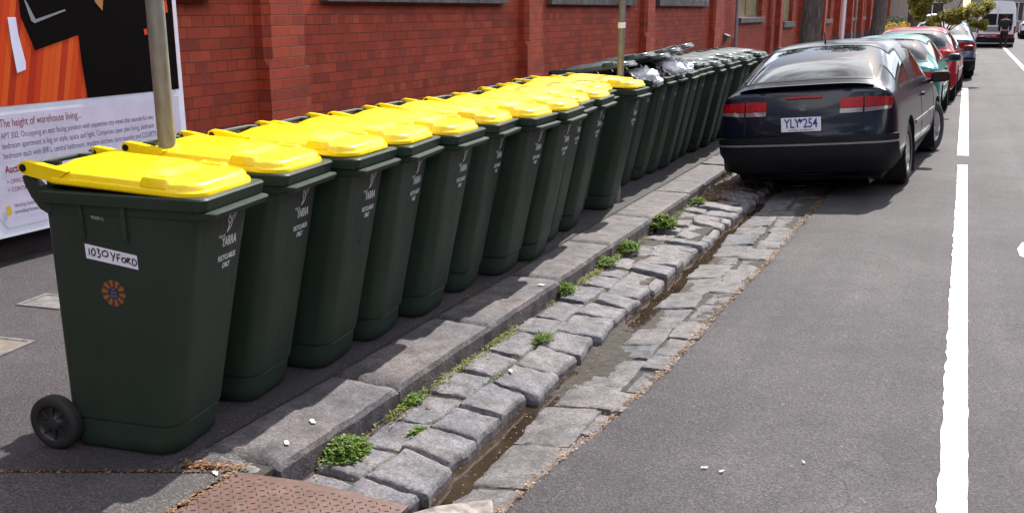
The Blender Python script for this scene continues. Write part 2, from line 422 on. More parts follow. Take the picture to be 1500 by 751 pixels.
# ------------------------------------------------------------ ground, footpath, road
def plane_grid(x0, x1, y0, y1, nx, ny, zf, name, mat, smooth=True):
    b = MB(); vs = []; fs = []
    for j in range(ny + 1):
        for i in range(nx + 1):
            x = x0 + (x1 - x0) * i / nx; y = y0 + (y1 - y0) * j / ny; vs.append((x, y, zf(x, y)))
    for j in range(ny):
        for i in range(nx):
            a = j * (nx + 1) + i; fs.append((a, a + 1, a + nx + 2, a + nx + 1))
    b.add(vs, fs); return b.obj(name, mat, smooth=smooth)
struct(plane_grid(-700, 700, -500, 1500, 4, 4, lambda x, y: -.62, 'ground', M['gutter_dirt']))

def footline(x): return 2.18 + (x + 3.08) * .4545        # joint between asphalt footpath and old concrete crossing
# footpath: split at the joint line
def footpath():
    b = MB()
    xs = [-5.80, -5.0, -4.2, -3.4, -2.95, -2.7, -2.525]
    def row(f): return [Vector((x, f(x), 0)) for x in xs]
    ys = [lambda x: footline(x) + .012] + [(lambda x, y=y: y) for y in (4, 8, 14, 22, 32, 48, 70, 110)]
    rs = [row(f) for f in ys]
    low = [p + Vector((0, 0, -.05)) for p in rs[0]]
    b.rings([low] + rs, closed=False); return struct(b.obj('footpath', M['footpath_asphalt'], smooth=False))
footpath()
def crossing():
    b = MB(); xs = [-5.80, -5.0, -4.2, -3.4, -2.9, -2.5, -2.30]
    b.rings([[Vector((x, footline(x) - .006 + .004 * fbm(x * 6, 1), -.05)) for x in xs], [Vector((x, footline(x) - .006 + .004 * fbm(x * 6, 1), -.002)) for x in xs],
             [Vector((x, 1.2, -.002)) for x in xs], [Vector((x, -6, -.002)) for x in xs]], closed=False)
    return struct(b.obj('concrete_crossing', M['concrete_old']))
crossing()
def road_z(x, y):
    if x <= -1.02: return -.098
    t = min(1.0, (x + 1.02) / 3.6); t = 1 - (1 - t) ** 2
    return -.098 + .10 * t if x < 2.58 else .002 - .10 * min(1, (x - 2.58) / 3.6) ** 2
def edge_x(y):
    pts = [(1, -1.42), (2.6, -1.36), (2.84, -1.34), (3.2, -1.32), (3.57, -1.27), (4.5, -1.18), (5.64, -1.16), (6.95, -1.11), (9.2, -1.07), (14, -1.06), (120, -1.06)]
    for (a, u), (b_, v) in zip(pts, pts[1:]):
        if y <= b_: return u + (v - u) * max(0, (y - a)) / (b_ - a)
    return -1.06
def road():
    ys = []; y = -7.0
    while y < 120:
        ys.append(y); y += .035 if 2 < y < 10 else (.5 if y < 30 else 4)
    rs = []
    for y in ys:
        e = edge_x(y) + (.022 * fbm(y * 4.5, 3) + .016 * fbm(y * 17, 9)) * (1 if y < 12 else 0)
        r = [Vector((e + .008, y, -.16)), Vector((e, y, -.112)), Vector((e + .022, y, -.099))]
        for x in (-.9, -.5, 0, .5, 1.2, 2.0, 2.6, 3.5, 4.6, 6.2): r.append(Vector((x, y, road_z(x, y))))
        rs.append(r)
    b = MB(); b.rings(rs, closed=False); return struct(b.obj('road', M['road_asphalt'], smooth=True))
road()
def strip(name, pts_l, pts_r, mat, dz=.004):
    b = MB(); b.rings([[Vector((*p, road_z(*p) + dz)), Vector((*q, road_z(*q) + dz))] for p, q in zip(pts_l, pts_r)], closed=False)
    return struct(b.obj(name, mat))
def dash(y0, y1, xc=.131, w=.098, nm='lane_marking'):
    n = max(2, int((y1 - y0) / .06)); L = []; Rr = []
    for i in range(n + 1):
        y = y0 + (y1 - y0) * i / n; near = y < 14
        jl = (.008 * fbm(y * 6, 2) + .010 * fbm(y * 34, 5)) if near else 0; jr = (.004 * fbm(y * 7, 8) + .003 * fbm(y * 33, 11)) if near else 0
        L.append((xc - w / 2 + jl, y)); Rr.append((xc + w / 2 + jr, y))
    strip(nm, L, Rr, M['road_paint'])
dash(-3, 11.95); dash(12.75, 24.3, w=.125)
dash(31, 95, 1.68, .12, 'centre_marking')
strip('arrow_marking', [(.62, 7.33), (.515, 7.5), (.508, 7.72), (.55, 7.95)], [(.80, 7.33), (.80, 7.5), (.80, 7.7), (.80, 7.95)], M['road_paint'])
# pale stone threshold strip across the road
strip('crossing_strip', [(-.9, 28.2), (-.9, 28.9)], [(4.5, 28.2), (4.5, 28.9)], M['pavers_light'], .006)
# opposite side
b = MB(); b.box(6.2, 6.5, -7, 120, -.3, .05); struct(b.obj('far_kerb', M['bluestone_kerb']))
b = MB(); b.box(6.5, 9.5, -7, 120, -.3, .045); struct(b.obj('far_footpath', M['footpath_asphalt']))

# ------------------------------------------------------------ kerb stones
def stone_block(b, x0, x1, y0, y1, ztop, zbot, nx, ny, round_=.012, amp=.004, seed=0, tiltx=0, tilty=0, jitter=.0, dish=0):
    rnd = random.Random(seed)
    cj = [(rnd.uniform(-jitter, jitter), rnd.uniform(-jitter, jitter)) for _ in range(4)]
    def P(u, v):
        jx = (cj[0][0] * (1 - u) + cj[1][0] * u) * (1 - v) + (cj[2][0] * (1 - u) + cj[3][0] * u) * v
        jy = (cj[0][1] * (1 - u) + cj[1][1] * u) * (1 - v) + (cj[2][1] * (1 - u) + cj[3][1] * u) * v
        return x0 + (x1 - x0) * u + jx, y0 + (y1 - y0) * v + jy
    us = [0, .03, .09] + [.09 + .82 * i / nx for i in range(1, nx)] + [.91, .97, 1]
    vs_ = [0, .03, .09] + [.09 + .82 * i / ny for i in range(1, ny)] + [.91, .97, 1]
    w, l = x1 - x0, y1 - y0
    rows = []
    for v in vs_:
        r = []
        for u in us:
            x, y = P(u, v)
            # wobble outline
            eu = min(u, 1 - u) * w; ev = min(v, 1 - v) * l; e = min(eu, ev)
            x += .010 * fbm(x * 9 + seed, y * 9, 1) * (1 if jitter else .55); y += .010 * fbm(x * 9, y * 9 + seed, 5) * (1 if jitter else .3)
            h = ztop + (u - .5) * tiltx + (v - .5) * tilty - dish * (1 - (2 * u - 1) ** 2) * (1 - (2 * v - 1) ** 2)
            if e < round_ * 2.2:
                t = 1 - e / (round_ * 2.2); h -= round_ * 1.2 * t ** 3.2
            if u in (0, 1) or v in (0, 1): h = ztop - round_ * 2.2 + (u - .5) * tiltx + (v - .5) * tilty
            h += amp * fbm(x * 16, y * 16, seed, 5) * 1.3 + amp * .7 * fbm(x * 3.5, y * 3.5, seed + 3, 2)
            r.append(Vector((x, y, h)))
        rows.append(r)
    b.rings(rows, closed=False)
    # skirts
    nxx = len(us)
    for edge in ([rows[0][i] for i in range(nxx)], [rows[-1][i] for i in range(nxx)], [r[0] for r in rows], [r[-1] for r in rows]):
        b.rings([edge, [Vector((p.x, p.y, zbot)) for p in edge]], closed=False)
def kerb():
    b = MB(); y = 2.66; i = 0; rnd = random.Random(4)
    while y < 70:
        l = rnd.choice((.62, .86, 1.02, 1.2, .95)) if y < 16 else 1.2
        fine = y < 12
        stone_block(b, -2.520 + rnd.uniform(-.006, .004), -2.178 + rnd.uniform(-.012, .012), y + .001, y + l - .002, rnd.uniform(-.004, .005), -.34,
                    9 if fine else 3, int(l * 28) if fine else 4, .013, .0035, 100 + i, rnd.uniform(-.006, .003), rnd.uniform(-.006, .006), 0)
        y += l; i += 1
    return struct(b.obj('kerb', M['bluestone_kerb'], smooth=True, angle=50))
kerb()
# dark seam behind the kerb
b = MB(); b.box(-2.56, -2.50, 2.62, 70, -.10, -.006); struct(b.obj('kerb_seam', M['gutter_dirt']))
# broken concrete lump at the kerb's end
b = MB(); stone_block(b, -2.43, -2.20, 2.545, 2.655, -.012, -.20, 10, 8, .022, .011, 31, -.03, .01, .015)
struct(b.obj('kerb_end_mortar', M['concrete_grey'], smooth=True, angle=60))

# ------------------------------------------------------------ bluestone gutter
def channel_floor():
    def zf(x, y):
        base = -.176 + .045 * fbm(x * 3.1, y * 1.35, 4, 3) * .5 + .008 * fbm(x * 22, y * 22, 1)
        base += .016 * math.exp(-((y - 4.75) / .5) ** 2) - .010 * math.exp(-((y - 3.3) / .5) ** 2) - .012 * math.exp(-((y - 7.0) / 1.3) ** 2)
        if x < -1.74: base = -.122 + .004 * fbm(x * 30, y * 30)
        if x > -1.56: base = max(base, -.168 + (x + 1.56) * .10) + .003 * fbm(x * 30, y * 30)
        return base
    struct(plane_grid(-2.26, -.98, 2.3, 13, 96, 520, zf, 'gutter_bed', M['gutter_dirt']))
    def zf2(x, y): return -.17
    struct(plane_grid(-2.3, -.9, 13, 70, 2, 6, zf2, 'gutter_far', M['bluestone']))
channel_floor()
def gutter():
    b = MB(); b2 = MB(); rnd = random.Random(11); sd = 500
    # two rows of large dressed setts by the kerb
    for (xa, xb, y, lo, hi, zt, tx) in ((-2.155, -1.945, 2.52, .27, .37, -.098, -.006), (-1.935, -1.69, 2.60, .22, .33, -.100, -.022)):
        while y < 13.5:
            l = rnd.uniform(lo, hi)
            if y > 6.4: l *= .85
            messy = y > 5.9
            stone_block(b, xa + rnd.uniform(-.008, .008) - (.03 if messy and xa > -2 else 0), xb + rnd.uniform(-.012, .012), y + .007, y + l - .007,
                        zt + rnd.uniform(-.008, .006) + (rnd.uniform(-.028, .012) if messy else 0), -.21, 14, 16 if y < 9 else 6, .013, .0042, sd,
                        tx + rnd.uniform(-.012, .012) * (2.2 if messy else 1), rnd.uniform(-.014, .014) * (2.4 if messy else 1), .022, .002)
            y += l; sd += 1
    # sunken flat stones on the road side of the channel
    for (xa, xb, y, lo, hi, zt, tx) in ((-1.585, -1.335, 2.70, .24, .46, -.146, .034), (-1.325, -1.0, 2.66, .22, .42, -.122, .014)):
        while y < 13.5:
            l = rnd.uniform(lo, hi)
            stone_block(b2, xa + rnd.uniform(-.035, .022), xb + rnd.uniform(-.012, .012), y + .004, y + l - .005, zt + rnd.uniform(-.010, .003), -.21,
                        14, 16 if y < 9 else 6, .009, .0032, sd, tx + rnd.uniform(-.006, .010), rnd.uniform(-.010, .010), .018, .002)
            y += l; sd += 1
    struct(b2.obj('gutter_margin', M['bluestone_worn'], smooth=True, angle=55))
    return struct(b.obj('gutter_paving', M['bluestone'], smooth=True, angle=55))
gutter()
b = MB(); b.add([(-1.72, 2.72, -.1700), (-1.36, 2.72, -.1700), (-1.36, 9.4, -.1700), (-1.72, 9.4, -.1700)], [(0, 1, 2, 3)])
struct(b.obj('gutter_water', M['gutter_water']))
b = MB(); b.rings([[Vector((-2.535, 2.43, -.003)), Vector((-2.40, 2.492, -.003)), Vector((-2.26, 2.545, -.006))], [Vector((-2.535, 2.67, -.004)), Vector((-2.40, 2.67, -.006)), Vector((-2.215, 2.63, -.03))]], closed=False)
struct(b.obj('kerb_end_dirt', M['concrete_old']))
b = MB(); b.box(-2.52, -2.20, 2.44, 2.66, -.40, -.02); struct(b.obj('kerb_end_core', M['gutter_dirt']))
# pale concrete ramp beside the steel plate
b = MB()
pts = [(-1.66, 1.6), (-1.28, 1.6), (-1.31, 2.55), (-1.34, 2.78), (-1.385, 2.86), (-1.54, 2.735), (-1.615, 2.63), (-1.63, 2.4)]
def ramp_pts(z, s): return [Vector((x, y, z + .004 * fbm(x * 9, y * 9))) for x, y in pts]
b.rings([ramp_pts(-.2, 0), ramp_pts(-.062, 0)], True, False, True); o = b.obj('concrete_ramp', M['concrete_pale'], bevel=.008); struct(o)
# chequer plate bridging the gutter
pl = thing('drain_cover', 'rusty steel chequer plate bridging the gutter beside the end of the kerb', 'drain cover', (-2.28, 2.54, .006))
b = MB()
def PZ(x): return -.004 - .055 * max(0, (x)) / .7
top = [(0, 0), (.28, .085), (.66, .125), (.665, -.5), (.66, -1.3), (.02, -1.3)]
b.rings([[Vector((x, y, PZ(x) - .010)) for x, y in top], [Vector((x, y, PZ(x))) for x, y in top]], True, True, True)
b.obj('plate', M['rusty_steel'], pl)
b = MB(); n = 0
for i in range(23):
    for j in range(42):
        x = .024 + i * .028; y = .11 - j * .028
        if y > x * .2 - .02 or x > .64: continue
        a = R(38) if (i + j) % 2 else R(-52)
        m = Matrix.Translation((x, y, PZ(x))) @ Matrix.Rotation(a, 4, 'Z')
        b.add([m @ Vector(p) for p in ((-.0105, 0, 0), (0, -.0034, .0), (.0105, 0, 0), (0, .0034, 0), (-.006, 0, .0024), (.006, 0, .0024))], [(0, 1, 4), (1, 5, 4), (1, 2, 5), (2, 3, 5), (3, 4, 5), (3, 0, 4)])
b.obj('tread', M['tread_worn'], pl)

# ------------------------------------------------------------ red brick warehouse
WX = -5.80; PX = -5.655           # wall face, pilaster face
def warehouse():
    root = thing('brick_warehouse', 'long red brick warehouse with pilasters and grey stone sills running behind the bins', 'building', (WX, 0, 0))
    b = MB()
    BAY0, PITCH, NB = 7.02, 5.79, 5
    wins = []                                        # (y0, y1, z0, z1)
    y_start = -8.6
    k0 = -3
    def bay(k): return BAY0 + PITCH * k
    segs = []
    for k in range(k0, 3):
        wins.append((bay(k) + 1.18, bay(k) + 5.28, 1.88, 3.9))
    wins.append((27.9, 31.4, 1.44, 3.6))
    ends = sorted(wins)
    y = bay(k0); yend = 33.2; x0, x1 = -.4, 0.0
    b.box(x0, x1, y, yend, -.3, 1.44)
    # band between 1.44 and 1.88, with the lower last window cut out
    b.box(x0, x1, y, 27.9, 1.44, 1.88); b.box(x0, x1, 31.4, yend, 1.44, 1.88)
    prev = y
    for (a, c, z0, z1) in ends:
        b.box(x0, x1, prev, a, 1.88, 3.9); prev = c
    b.box(x0, x1, prev, yend, 1.88, 3.9)
    b.box(x0, x1, 27.9, 31.4, 3.6, 3.9)
    b.box(x0, x1, y, yend, 3.9, 5.0)
    b.obj('wall', M['red_brick'], root)
    pb = MB(); pb.box(-.3, .03, y, yend, -.3, .20); pb.obj('plinth', M['plinth_dark'], root)  # added strip: shade below the board painted as a dark wall foot
    for k in range(k0, 5):
        ya = bay(k) + .11; p = MB(); pr = PX - WX; ch = .055
        if k == 4: ya = 30.1 + 2.3
        yb = ya + .60
        zs = 1.14
        p.box(.0, pr, ya, yb, -.3, zs)
        # chamfered upper part
        prof = [(.0, ya), (pr - ch, ya), (pr, ya + ch), (pr, yb - ch), (pr - ch, yb), (.0, yb)]
        p.prism([(x, yy, zs) for x, yy in prof], (0, 0, 4.0 - zs))
        # sloping stops at the foot of each chamfer
        p.add([(pr - ch, ya, zs + .085), (pr, ya + ch, zs + .085), (pr, ya, zs - .0), (pr - ch, ya, zs), (pr, ya + ch, zs)], [(0, 2, 3), (0, 1, 2), (1, 4, 2)])
        p.obj('pilaster', M['red_brick'], root)
    for i, (a, c, z0, z1) in enumerate(wins):
        s = MB(); s.box(-.12, .105, a - .06, c + .06, z0 - .15, z0 - .002)
        s.obj('sill', M['sill_stone'], root, bevel=.006)
        wf = MB(); fx = -.22
        for yy in (a, c - .07): wf.box(fx, fx + .08, yy, yy + .07, z0, z1)
        wf.box(fx, fx + .08, a + .07, c - .07, z0, z0 + .07); wf.box(fx, fx + .08, a + .07, c - .07, z1 - .07, z1)
        nb = 4 if c - a > 3.6 else 2
        for q in range(1, nb): yy = a + (c - a) * q / nb; wf.box(fx + .01, fx + .07, yy - .025, yy + .025, z0 + .07, z1 - .07)
        w = wf.obj('window', M['timber_frame'], root)
        g = MB(); g.box(fx + .03, fx + .04, a + .05, c - .05, z0 + .05, z1 - .05)
        g.obj('pane', M['window_board'] if i == len(wins) - 1 else M['building_glass'], w)
    b = MB(); b.box(-.45, .06, bay(k0), 33.2, 5.0, 5.12); b.obj('coping', M['sill_stone'], root)
    # downpipe and wall vent
    b = MB(); b.tube([(.075, 27.35, -.0), (.075, 27.35, 4.9)], .045, 12)
    for z in (.9, 2.4): b.box(0, .12, 27.29, 27.41, z, z + .03)
    b.obj('downpipe', M['pipe_paint'], root, smooth=True)
    b = MB(); b.box(0, .10, 26.15, 26.45, .86, .98); b.prism([(0, 26.12, .98), (.14, 26.12, .98), (.0, 26.12, 1.05)], (0, .36, 0))
    b.obj('wall_vent', M['concrete_grey'], root)
    return root
warehouse()
def hall():
    """second brick building, further up the street"""
    root = thing('brick_factory', 'tall red brick factory with close pilasters and boarded windows beyond the warehouse', 'building', (-5.7, 33.2, 0))
    b = MB(); b.box(-.5, -.12, 0, 76, -.3, 1.25); b.box(-.5, -.12, 0, 76, 3.3, 6.2)
    wins = [(5.6 * k + 1.9, 5.6 * k + 4.3) for k in range(13)]
    prev = 0
    for a, c in wins: b.box(-.5, -.12, prev, a, 1.25, 3.3); prev = c
    b.box(-.5, -.12, prev, 76, 1.25, 3.3); b.obj('wall', M['red_brick'], root)
    for k in range(14):
        p = MB(); y = 5.6 * k + .1
        p.box(-.12, .16, y, y + .55, .45, 6.0); p.box(-.12, .04, y + .9, y + 1.2, .0, 5.8)
        p.obj('pilaster', M['red_brick'], root)
        p = MB(); p.box(-.12, .20, y - .04, y + .59, -.1, .45); p.obj('plinth', M['concrete_grey'], root)
    for a, c in wins:
        f = MB(); f.box(-.32, -.26, a, c, 1.26, 3.3); f.obj('window', M['window_board'], root)
        f = MB(); f.box(-.30, .02, a - .08, c + .08, 1.06, 1.25); f.obj('sill', M['sill_stone'], root)
    for y in (9.2, 26.0, 43):
        f = MB(); f.tube([(.0, y, 0), (.0, y, 6)], .06, 8); f.obj('downpipe', M['pipe_paint'], root)
    return root
hall()

# ------------------------------------------------------------ real estate board
def board():
    X0 = -5.625; root = thing('auction_board', 'big white property board with interior photo and auction text leaning along the brick wall', 'sign board', (X0, 6.0, .19))
    # local: y runs along the wall (right edge = 0), z up
    b = MB(); b.box(-.035, 0, -3.6, 0.0, 0, 3.1); b.obj('panel', M['board_white'], root, bevel=.004)
    def poly(pts, mat, name, dx, parent=root):
        m = MB(); m.add([(dx, y, z) for y, z in pts], [tuple(range(len(pts)))]); return m.obj(name, M[mat], parent)
    ZB = 1.045 - .19
    poly([(-1.71, .06), (-.06, .06), (-.06, ZB - .055), (-3.5, ZB - .055), (-3.5, .20), (-1.80, .20)], 'board_grey', 'text_panel', .003)
    ph = poly([(-3.5, ZB), (-.045, ZB), (-.045, 3.0), (-3.5, 3.0)], 'printed_floor', 'printed_photo', .003)
    # what the printed photo shows: dark sofas, bright window reflection on a timber floor
    poly([(-.95, ZB + .001), (-.05, ZB + .001), (-.05, 3.0), (-1.0, 3.0), (-.97, ZB + .25)], 'sofa_black', 'printed_sofa', .005, ph)
    poly([(-1.34, ZB + .345), (-.96, ZB + .44), (-.98, 3.0), (-1.42, 3.0), (-1.42, ZB + .56)], 'sofa_black', 'printed_sofa', .0055, ph)
    poly([(-1.50, ZB + .205), (-1.43, ZB + .225), (-1.425, ZB + .27), (-1.455, ZB + .45), (-1.46, ZB + .56), (-1.52, ZB + .56), (-1.515, ZB + .4)], 'glare_white', 'printed_glare', .0058, ph)
    poly([(-1.345, ZB + .535), (-1.32, ZB + .52), (-1.06, ZB + .60), (-1.065, ZB + .61), (-1.31, ZB + .545), (-1.36, ZB + .65), (-1.39, ZB + .70)], 'chrome_grey', 'printed_highlight', .0066, ph)
    poly([(-.80, ZB + .66), (-.74, ZB + .60), (-.70, ZB + .80), (-.74, ZB + .95), (-.80, ZB + .95)], 'lamp_gold', 'printed_lamp', .0066, ph)
    for (y, z, w, h) in ((-.17, ZB + .70, .02, .22), (-.13, ZB + .58, .03, .10), (-.36, ZB + .42, .03, .05), (-1.03, ZB + .27, .02, .03), (-.15, ZB + .50, .02, .07)):
        poly([(y, z), (y + w, z + .01), (y + w * .8, z + h), (y - .005, z + h * .9)], 'floor_orange', 'printed_flower', .0066, ph)
    def text(t, y, z, size, mat, sx=1.0, bold=0):
        vs, fs = textmesh(t, size, sx=sx, bold=bold); m = MB(); m.add([(.0062, y + a, z + c) for a, c in vs], fs); return m.obj('lettering', M[mat], root)
    yl = -1.68
    text('The height of warehouse living...', yl, .722, .076, 'text_maroon', .66)
    text('APT 502: Occupying an east facing position with expansive city views this wonderful two', yl, .647, .056, 'text_dark', .66)
    text('bedroom apartment is big on style, space and light. Comprises open plan living, bedroom', yl, .582, .056, 'text_dark', .66)
    text("bedroom each with BIR's, central bathroom, modern kitchen, euro-laundry and COURTYARD", yl, .518, .056, 'text_dark', .66)
    text('Auction', yl, .425, .068, 'text_maroon', .70, .0016)
    text('> OFFICE', yl, .352, .042, 'text_maroon', .78); text('> CONTACT', yl, .297, .042, 'text_maroon', .78)
    text('Carlton', yl + .16, .356, .052, 'text_dark', .70); text('Michael', yl + .16, .300, .052, 'text_dark', .70)
    poly([(-1.705, .145), (-1.672, .150), (-1.672, .20), (-1.688, .215), (-1.705, .205)], 'logo_yellow', 'printed_emblem', .0062)
    text('Hocking Stuart is proud to support', -1.645, .192, .038, 'text_dark', .70); text('providing homes & education for', -1.645, .148, .038, 'text_dark', .70)
    return root
board()

# ------------------------------------------------------------ poles
def pole(name, x, y, label, h=3.4, r=.036, band=None):
    root = thing('sign_pole', label, 'pole', (x, y, 0))
    b = MB(); b.tube([(0, 0, -.05), (0, 0, .6), (0, 0, 1.5), (0, 0, h)], r, 20); b.obj('post', M['galvanised_steel'], root, smooth=True)
    b = MB(); b.tube([(0, 0, h), (0, 0, h + .012)], r + .003, 20); b.obj('cap', M['steel_dark'], root, smooth=True)
    if band:
        b = MB(); b.lathe([(r + .001, band), (r + .0035, band + .002), (r + .0035, band + .045), (r + .001, band + .047)], Matrix(), 20); b.obj('band', M['label_white'], root, smooth=True)
    return root
pole('p', -2.965, 3.045, 'bare galvanised steel pole rising between the first two yellow-lidded bins')
pole('p', -2.665, 8.085, 'thin grey steel pole standing where yellow lids give way to green ones', r=.029, band=1.50)

# ------------------------------------------------------------ wheelie bins
def rr(x0, x1, w, r, z, n=6):
    """rounded rectangle ring in plan, width from -w to w"""
    pts = []
    for cx, cy, a0 in ((x1 - r, w - r, 0), (x0 + r, w - r, 90), (x0 + r, -w + r, 180), (x1 - r, -w + r, 270)):
        for i in range(n + 1):
            a = R(a0 + 90 * i / n); pts.append(Vector((cx + r * math.cos(a), cy + r * math.sin(a), z(cx) if callable(z) else z)))
    return pts
def body_prof(z):
    t = max(0, min(1, z / .90)); return (-.215 + .035 * t, .262 + .178 * t, .172 + .020 * t, .085 - .035 * t)
def front_x(y, z):
    x0, x1, w, r = body_prof(z); d = abs(y) - (w - r)
    return x1 if d <= 0 else x1 - r + math.sqrt(max(0, r * r - d * d))
def bin_body_mesh():
    b = MB(); rs = []
    def add(z, grow=0, wg=None):
        x0, x1, w, r = body_prof(z); wg = grow if wg is None else wg
        rs.append(rr(x0 - wg * .5, x1 + grow, w + wg, max(.02, r + grow * .5), z, 7))
    rs.append(rr(-.15, .215, .13, .06, .004, 7))
    add(.006, -.018); add(.022, -.006); add(.06, -.005); add(.118, -.006); add(.124, -.012); add(.130, .0); add(.14, .001)
    for z in (.25, .4, .55, .7, .82, .90): add(z)
    x0, x1, w, r = body_prof(.90)
    def g(z, x0_, x1_, w_, r_): rs.append(rr(x0_, x1_, w_, r_, z, 7))
    g(.922, x0 - .001, x1 + .010, w + .0005, .05)
    g(.926, x0 - .001, x1 + .066, w + .0010, .035)
    g(.930, x0 - .001, x1 + .078, w + .0015, .030)
    g(.950, x0 - .001, x1 + .090, w + .0020, .026)
    g(.955, x0 - .001, x1 + .087, w + .0020, .026)
    g(.958, x0 - .002, x1 + .054, w + .003, .035)
    g(.962, x0 - .006, x1 + .058, w + .016, .035)
    g(1.000, x0 - .007, x1 + .067, w + .019, .035)
    g(1.006, x0 - .006, x1 + .062, w + .015, .035)
    g(1.006, x0 + .010, x1 + .015, w - .014, .04)
    g(.99, x0 + .012, x1 + .008, w - .018, .04)
    x0b, x1b, wb, rb = body_prof(.3)
    g(.3, x0b + .01, x1b - .012, wb - .012, .05)
    b.rings(rs, True, True, True)
    # lip corner wedges under the front rim, side pockets
    for s in (-1, 1):
        b.box(-.02, .0, min(s * .186, s * .200), max(s * .186, s * .200), .84, .960)
        b.box(.16, .18, min(s * .188, s * .203), max(s * .188, s * .203), .84, .960)
        b.box(-.02, .18, min(s * .184, s * .1925), max(s * .184, s * .1925), .835, .843)
        # rear gusset carrying the hinge
        pr = [(-.14, .915), (-.18, .935), (-.212, .975), (-.236, 1.025), (-.240, 1.052), (-.205, 1.050), (-.17, 1.02), (-.10, 1.004)]
        b.prism([(x, s * .196, z) for x, z in pr], (0, -s * .03, 0))
    # wheel strut
    b.box(-.245, -.15, -.15, .15, .075, .135)
    return b.mesh('body', M['bin_green_plastic'], True, 38)
LIDX0, LIDX1 = -.175, .468
def lid_z(x): return 1.058 - .034 * (x - LIDX0) / (LIDX1 - LIDX0)
def lid_mesh(mat):
    b = MB(); rs = []
    def g(ins, dz, r, x0=None, x1=None, w=None):
        a0 = LIDX0 + ins if x0 is None else x0; a1 = LIDX1 - ins if x1 is None else x1; ww = .207 - ins if w is None else w
        ring = rr(a0, a1, ww, r, 0, 8)
        for p in ring:
            bow = .010 * max(0, (1 - (p.y / .2) ** 2))
            p.x += (bow * 2.2 if p.x > .2 else 0) * (p.x / .5); p.z = lid_z(p.x) + dz
        rs.append(ring)
    g(.020, -.026, .07); g(.006, -.024, .075); g(.0, -.018, .08); g(.0, -.006, .08); g(.003, -.001, .08); g(.009, .0, .078)
    g(.011, .003, .075); g(.013, .014, .073); g(.020, .022, .068); g(.034, .026, .062)
    P = dict(x0=-.135, x1=.315, w=.152); g(0, .029, .055, **P)
    P = dict(x0=-.125, x1=.300, w=.140); g(0, .034, .050, **P)
    P = dict(x0=-.105, x1=.272, w=.122); g(0, .045, .045, **P)
    P = dict(x0=-.095, x1=.258, w=.112); g(0, .049, .040, **P)
    P = dict(x0=-.07, x1=.215, w=.080); g(0, .050, .036, **P)
    P = dict(x0=-.063, x1=.208, w=.074); g(0, .0535, .034, **P)
    P = dict(x0=-.03, x1=.15, w=.04); g(0, .054, .02, **P)
    b.rings(rs, True, True, True)
    # grips near the front corners
    for s in (-1, 1):
        rg = []
        for ins, dz in ((0, .004), (.004, .026), (.010, .036), (.022, .039), (.030, .030), (.036, .028)):
            ring = rr(.245 + ins, .365 - ins, .030 - min(ins, .027) * .8, max(.004, .016 - ins * .3), 0, 3)
            for p in ring: p.y += s * .170; p.z = lid_z(p.x) + dz
            rg.append(ring)
        b.rings(rg, True, True, True)
        # hinge arm
        y0 = s * .203; pr = [(-.10, 1.036), (-.19, 1.050), (-.226, 1.058), (-.243, 1.067), (-.249, 1.082), (-.243, 1.097), (-.226, 1.105), (-.17, 1.099), (-.10, 1.086), (-.04, 1.076)]
        b.prism([(x, y0, z) for x, z in pr], (0, -s * .034, 0))
        b.box(-.215, -.15, min(s * .05, s * .085), max(s * .05, s * .085), 1.045, 1.070)
    return b.mesh('lid', mat, True, 33)
def wheel_mesh():
    b = MB(); m = Matrix.Rotation(R(90), 4, 'X')
    b.k = 0; b.lathe([(.070, .0), (.080, -.004), (.096, -.002), (.104, .006), (.106, .014), (.106, .036), (.104, .044), (.096, .050), (.080, .052), (.070, .048)], m, 36)
    b.k = 1; b.lathe([(.072, .046), (.068, .040), (.058, .036), (.040, .034), (.028, .040), (.024, .048), (.0, .050)], m, 36)
    b.lathe([(.072, .002), (.0, .004)], m, 24)
    for i in range(8):
        a = 2 * math.pi * i / 8; mm = m @ Matrix.Rotation(a, 4, 'Z'); b.box(.022, .068, -.004, .004, .030, .044, mm)
    return b.mesh('wheel', [M['tyre_rubber'], M['hub_plastic']], True, 40)
def onfront(pts, fs, y0, z0, name, mat, lift=.0018):
    """writing laid on the bin's tapered front face; u runs towards +y"""
    m = MB(); m.add([(front_x(y0 + u, z0 + v) + lift, y0 + u, z0 + v) for u, v in pts], fs); return m.mesh(name, mat)
def ribbon(pts, w):
    P = [Vector((*p, 0)) for p in pts]; vs = []; fs = []
    for i, p in enumerate(P):
        d = (P[min(i + 1, len(P) - 1)] - P[max(i - 1, 0)]).normalized(); nn = Vector((-d.y, d.x, 0)); ww = w * (.35 if i in (0, len(P) - 1) else 1)
        vs += [tuple((p + nn * ww / 2)[:2]), tuple((p - nn * ww / 2)[:2])]
    for i in range(len(P) - 1): fs.append((2 * i, 2 * i + 1, 2 * i + 3, 2 * i + 2))
    return vs, fs
def smoothline(c, n=5):
    out = []
    for i in range(len(c) - 1):
        p0, p1, p2, p3 = c[max(i - 1, 0)], c[i], c[i + 1], c[min(i + 2, len(c) - 1)]
        for k in range(n):
            t = k / n; out.append(tuple(.5 * ((2 * p1[a]) + (-p0[a] + p2[a]) * t + (2 * p0[a] - 5 * p1[a] + 4 * p2[a] - p3[a]) * t * t + (-p0[a] + 3 * p1[a] - 3 * p2[a] + p3[a]) * t ** 3) for a in (0, 1)))
    out.append(c[-1]); return out
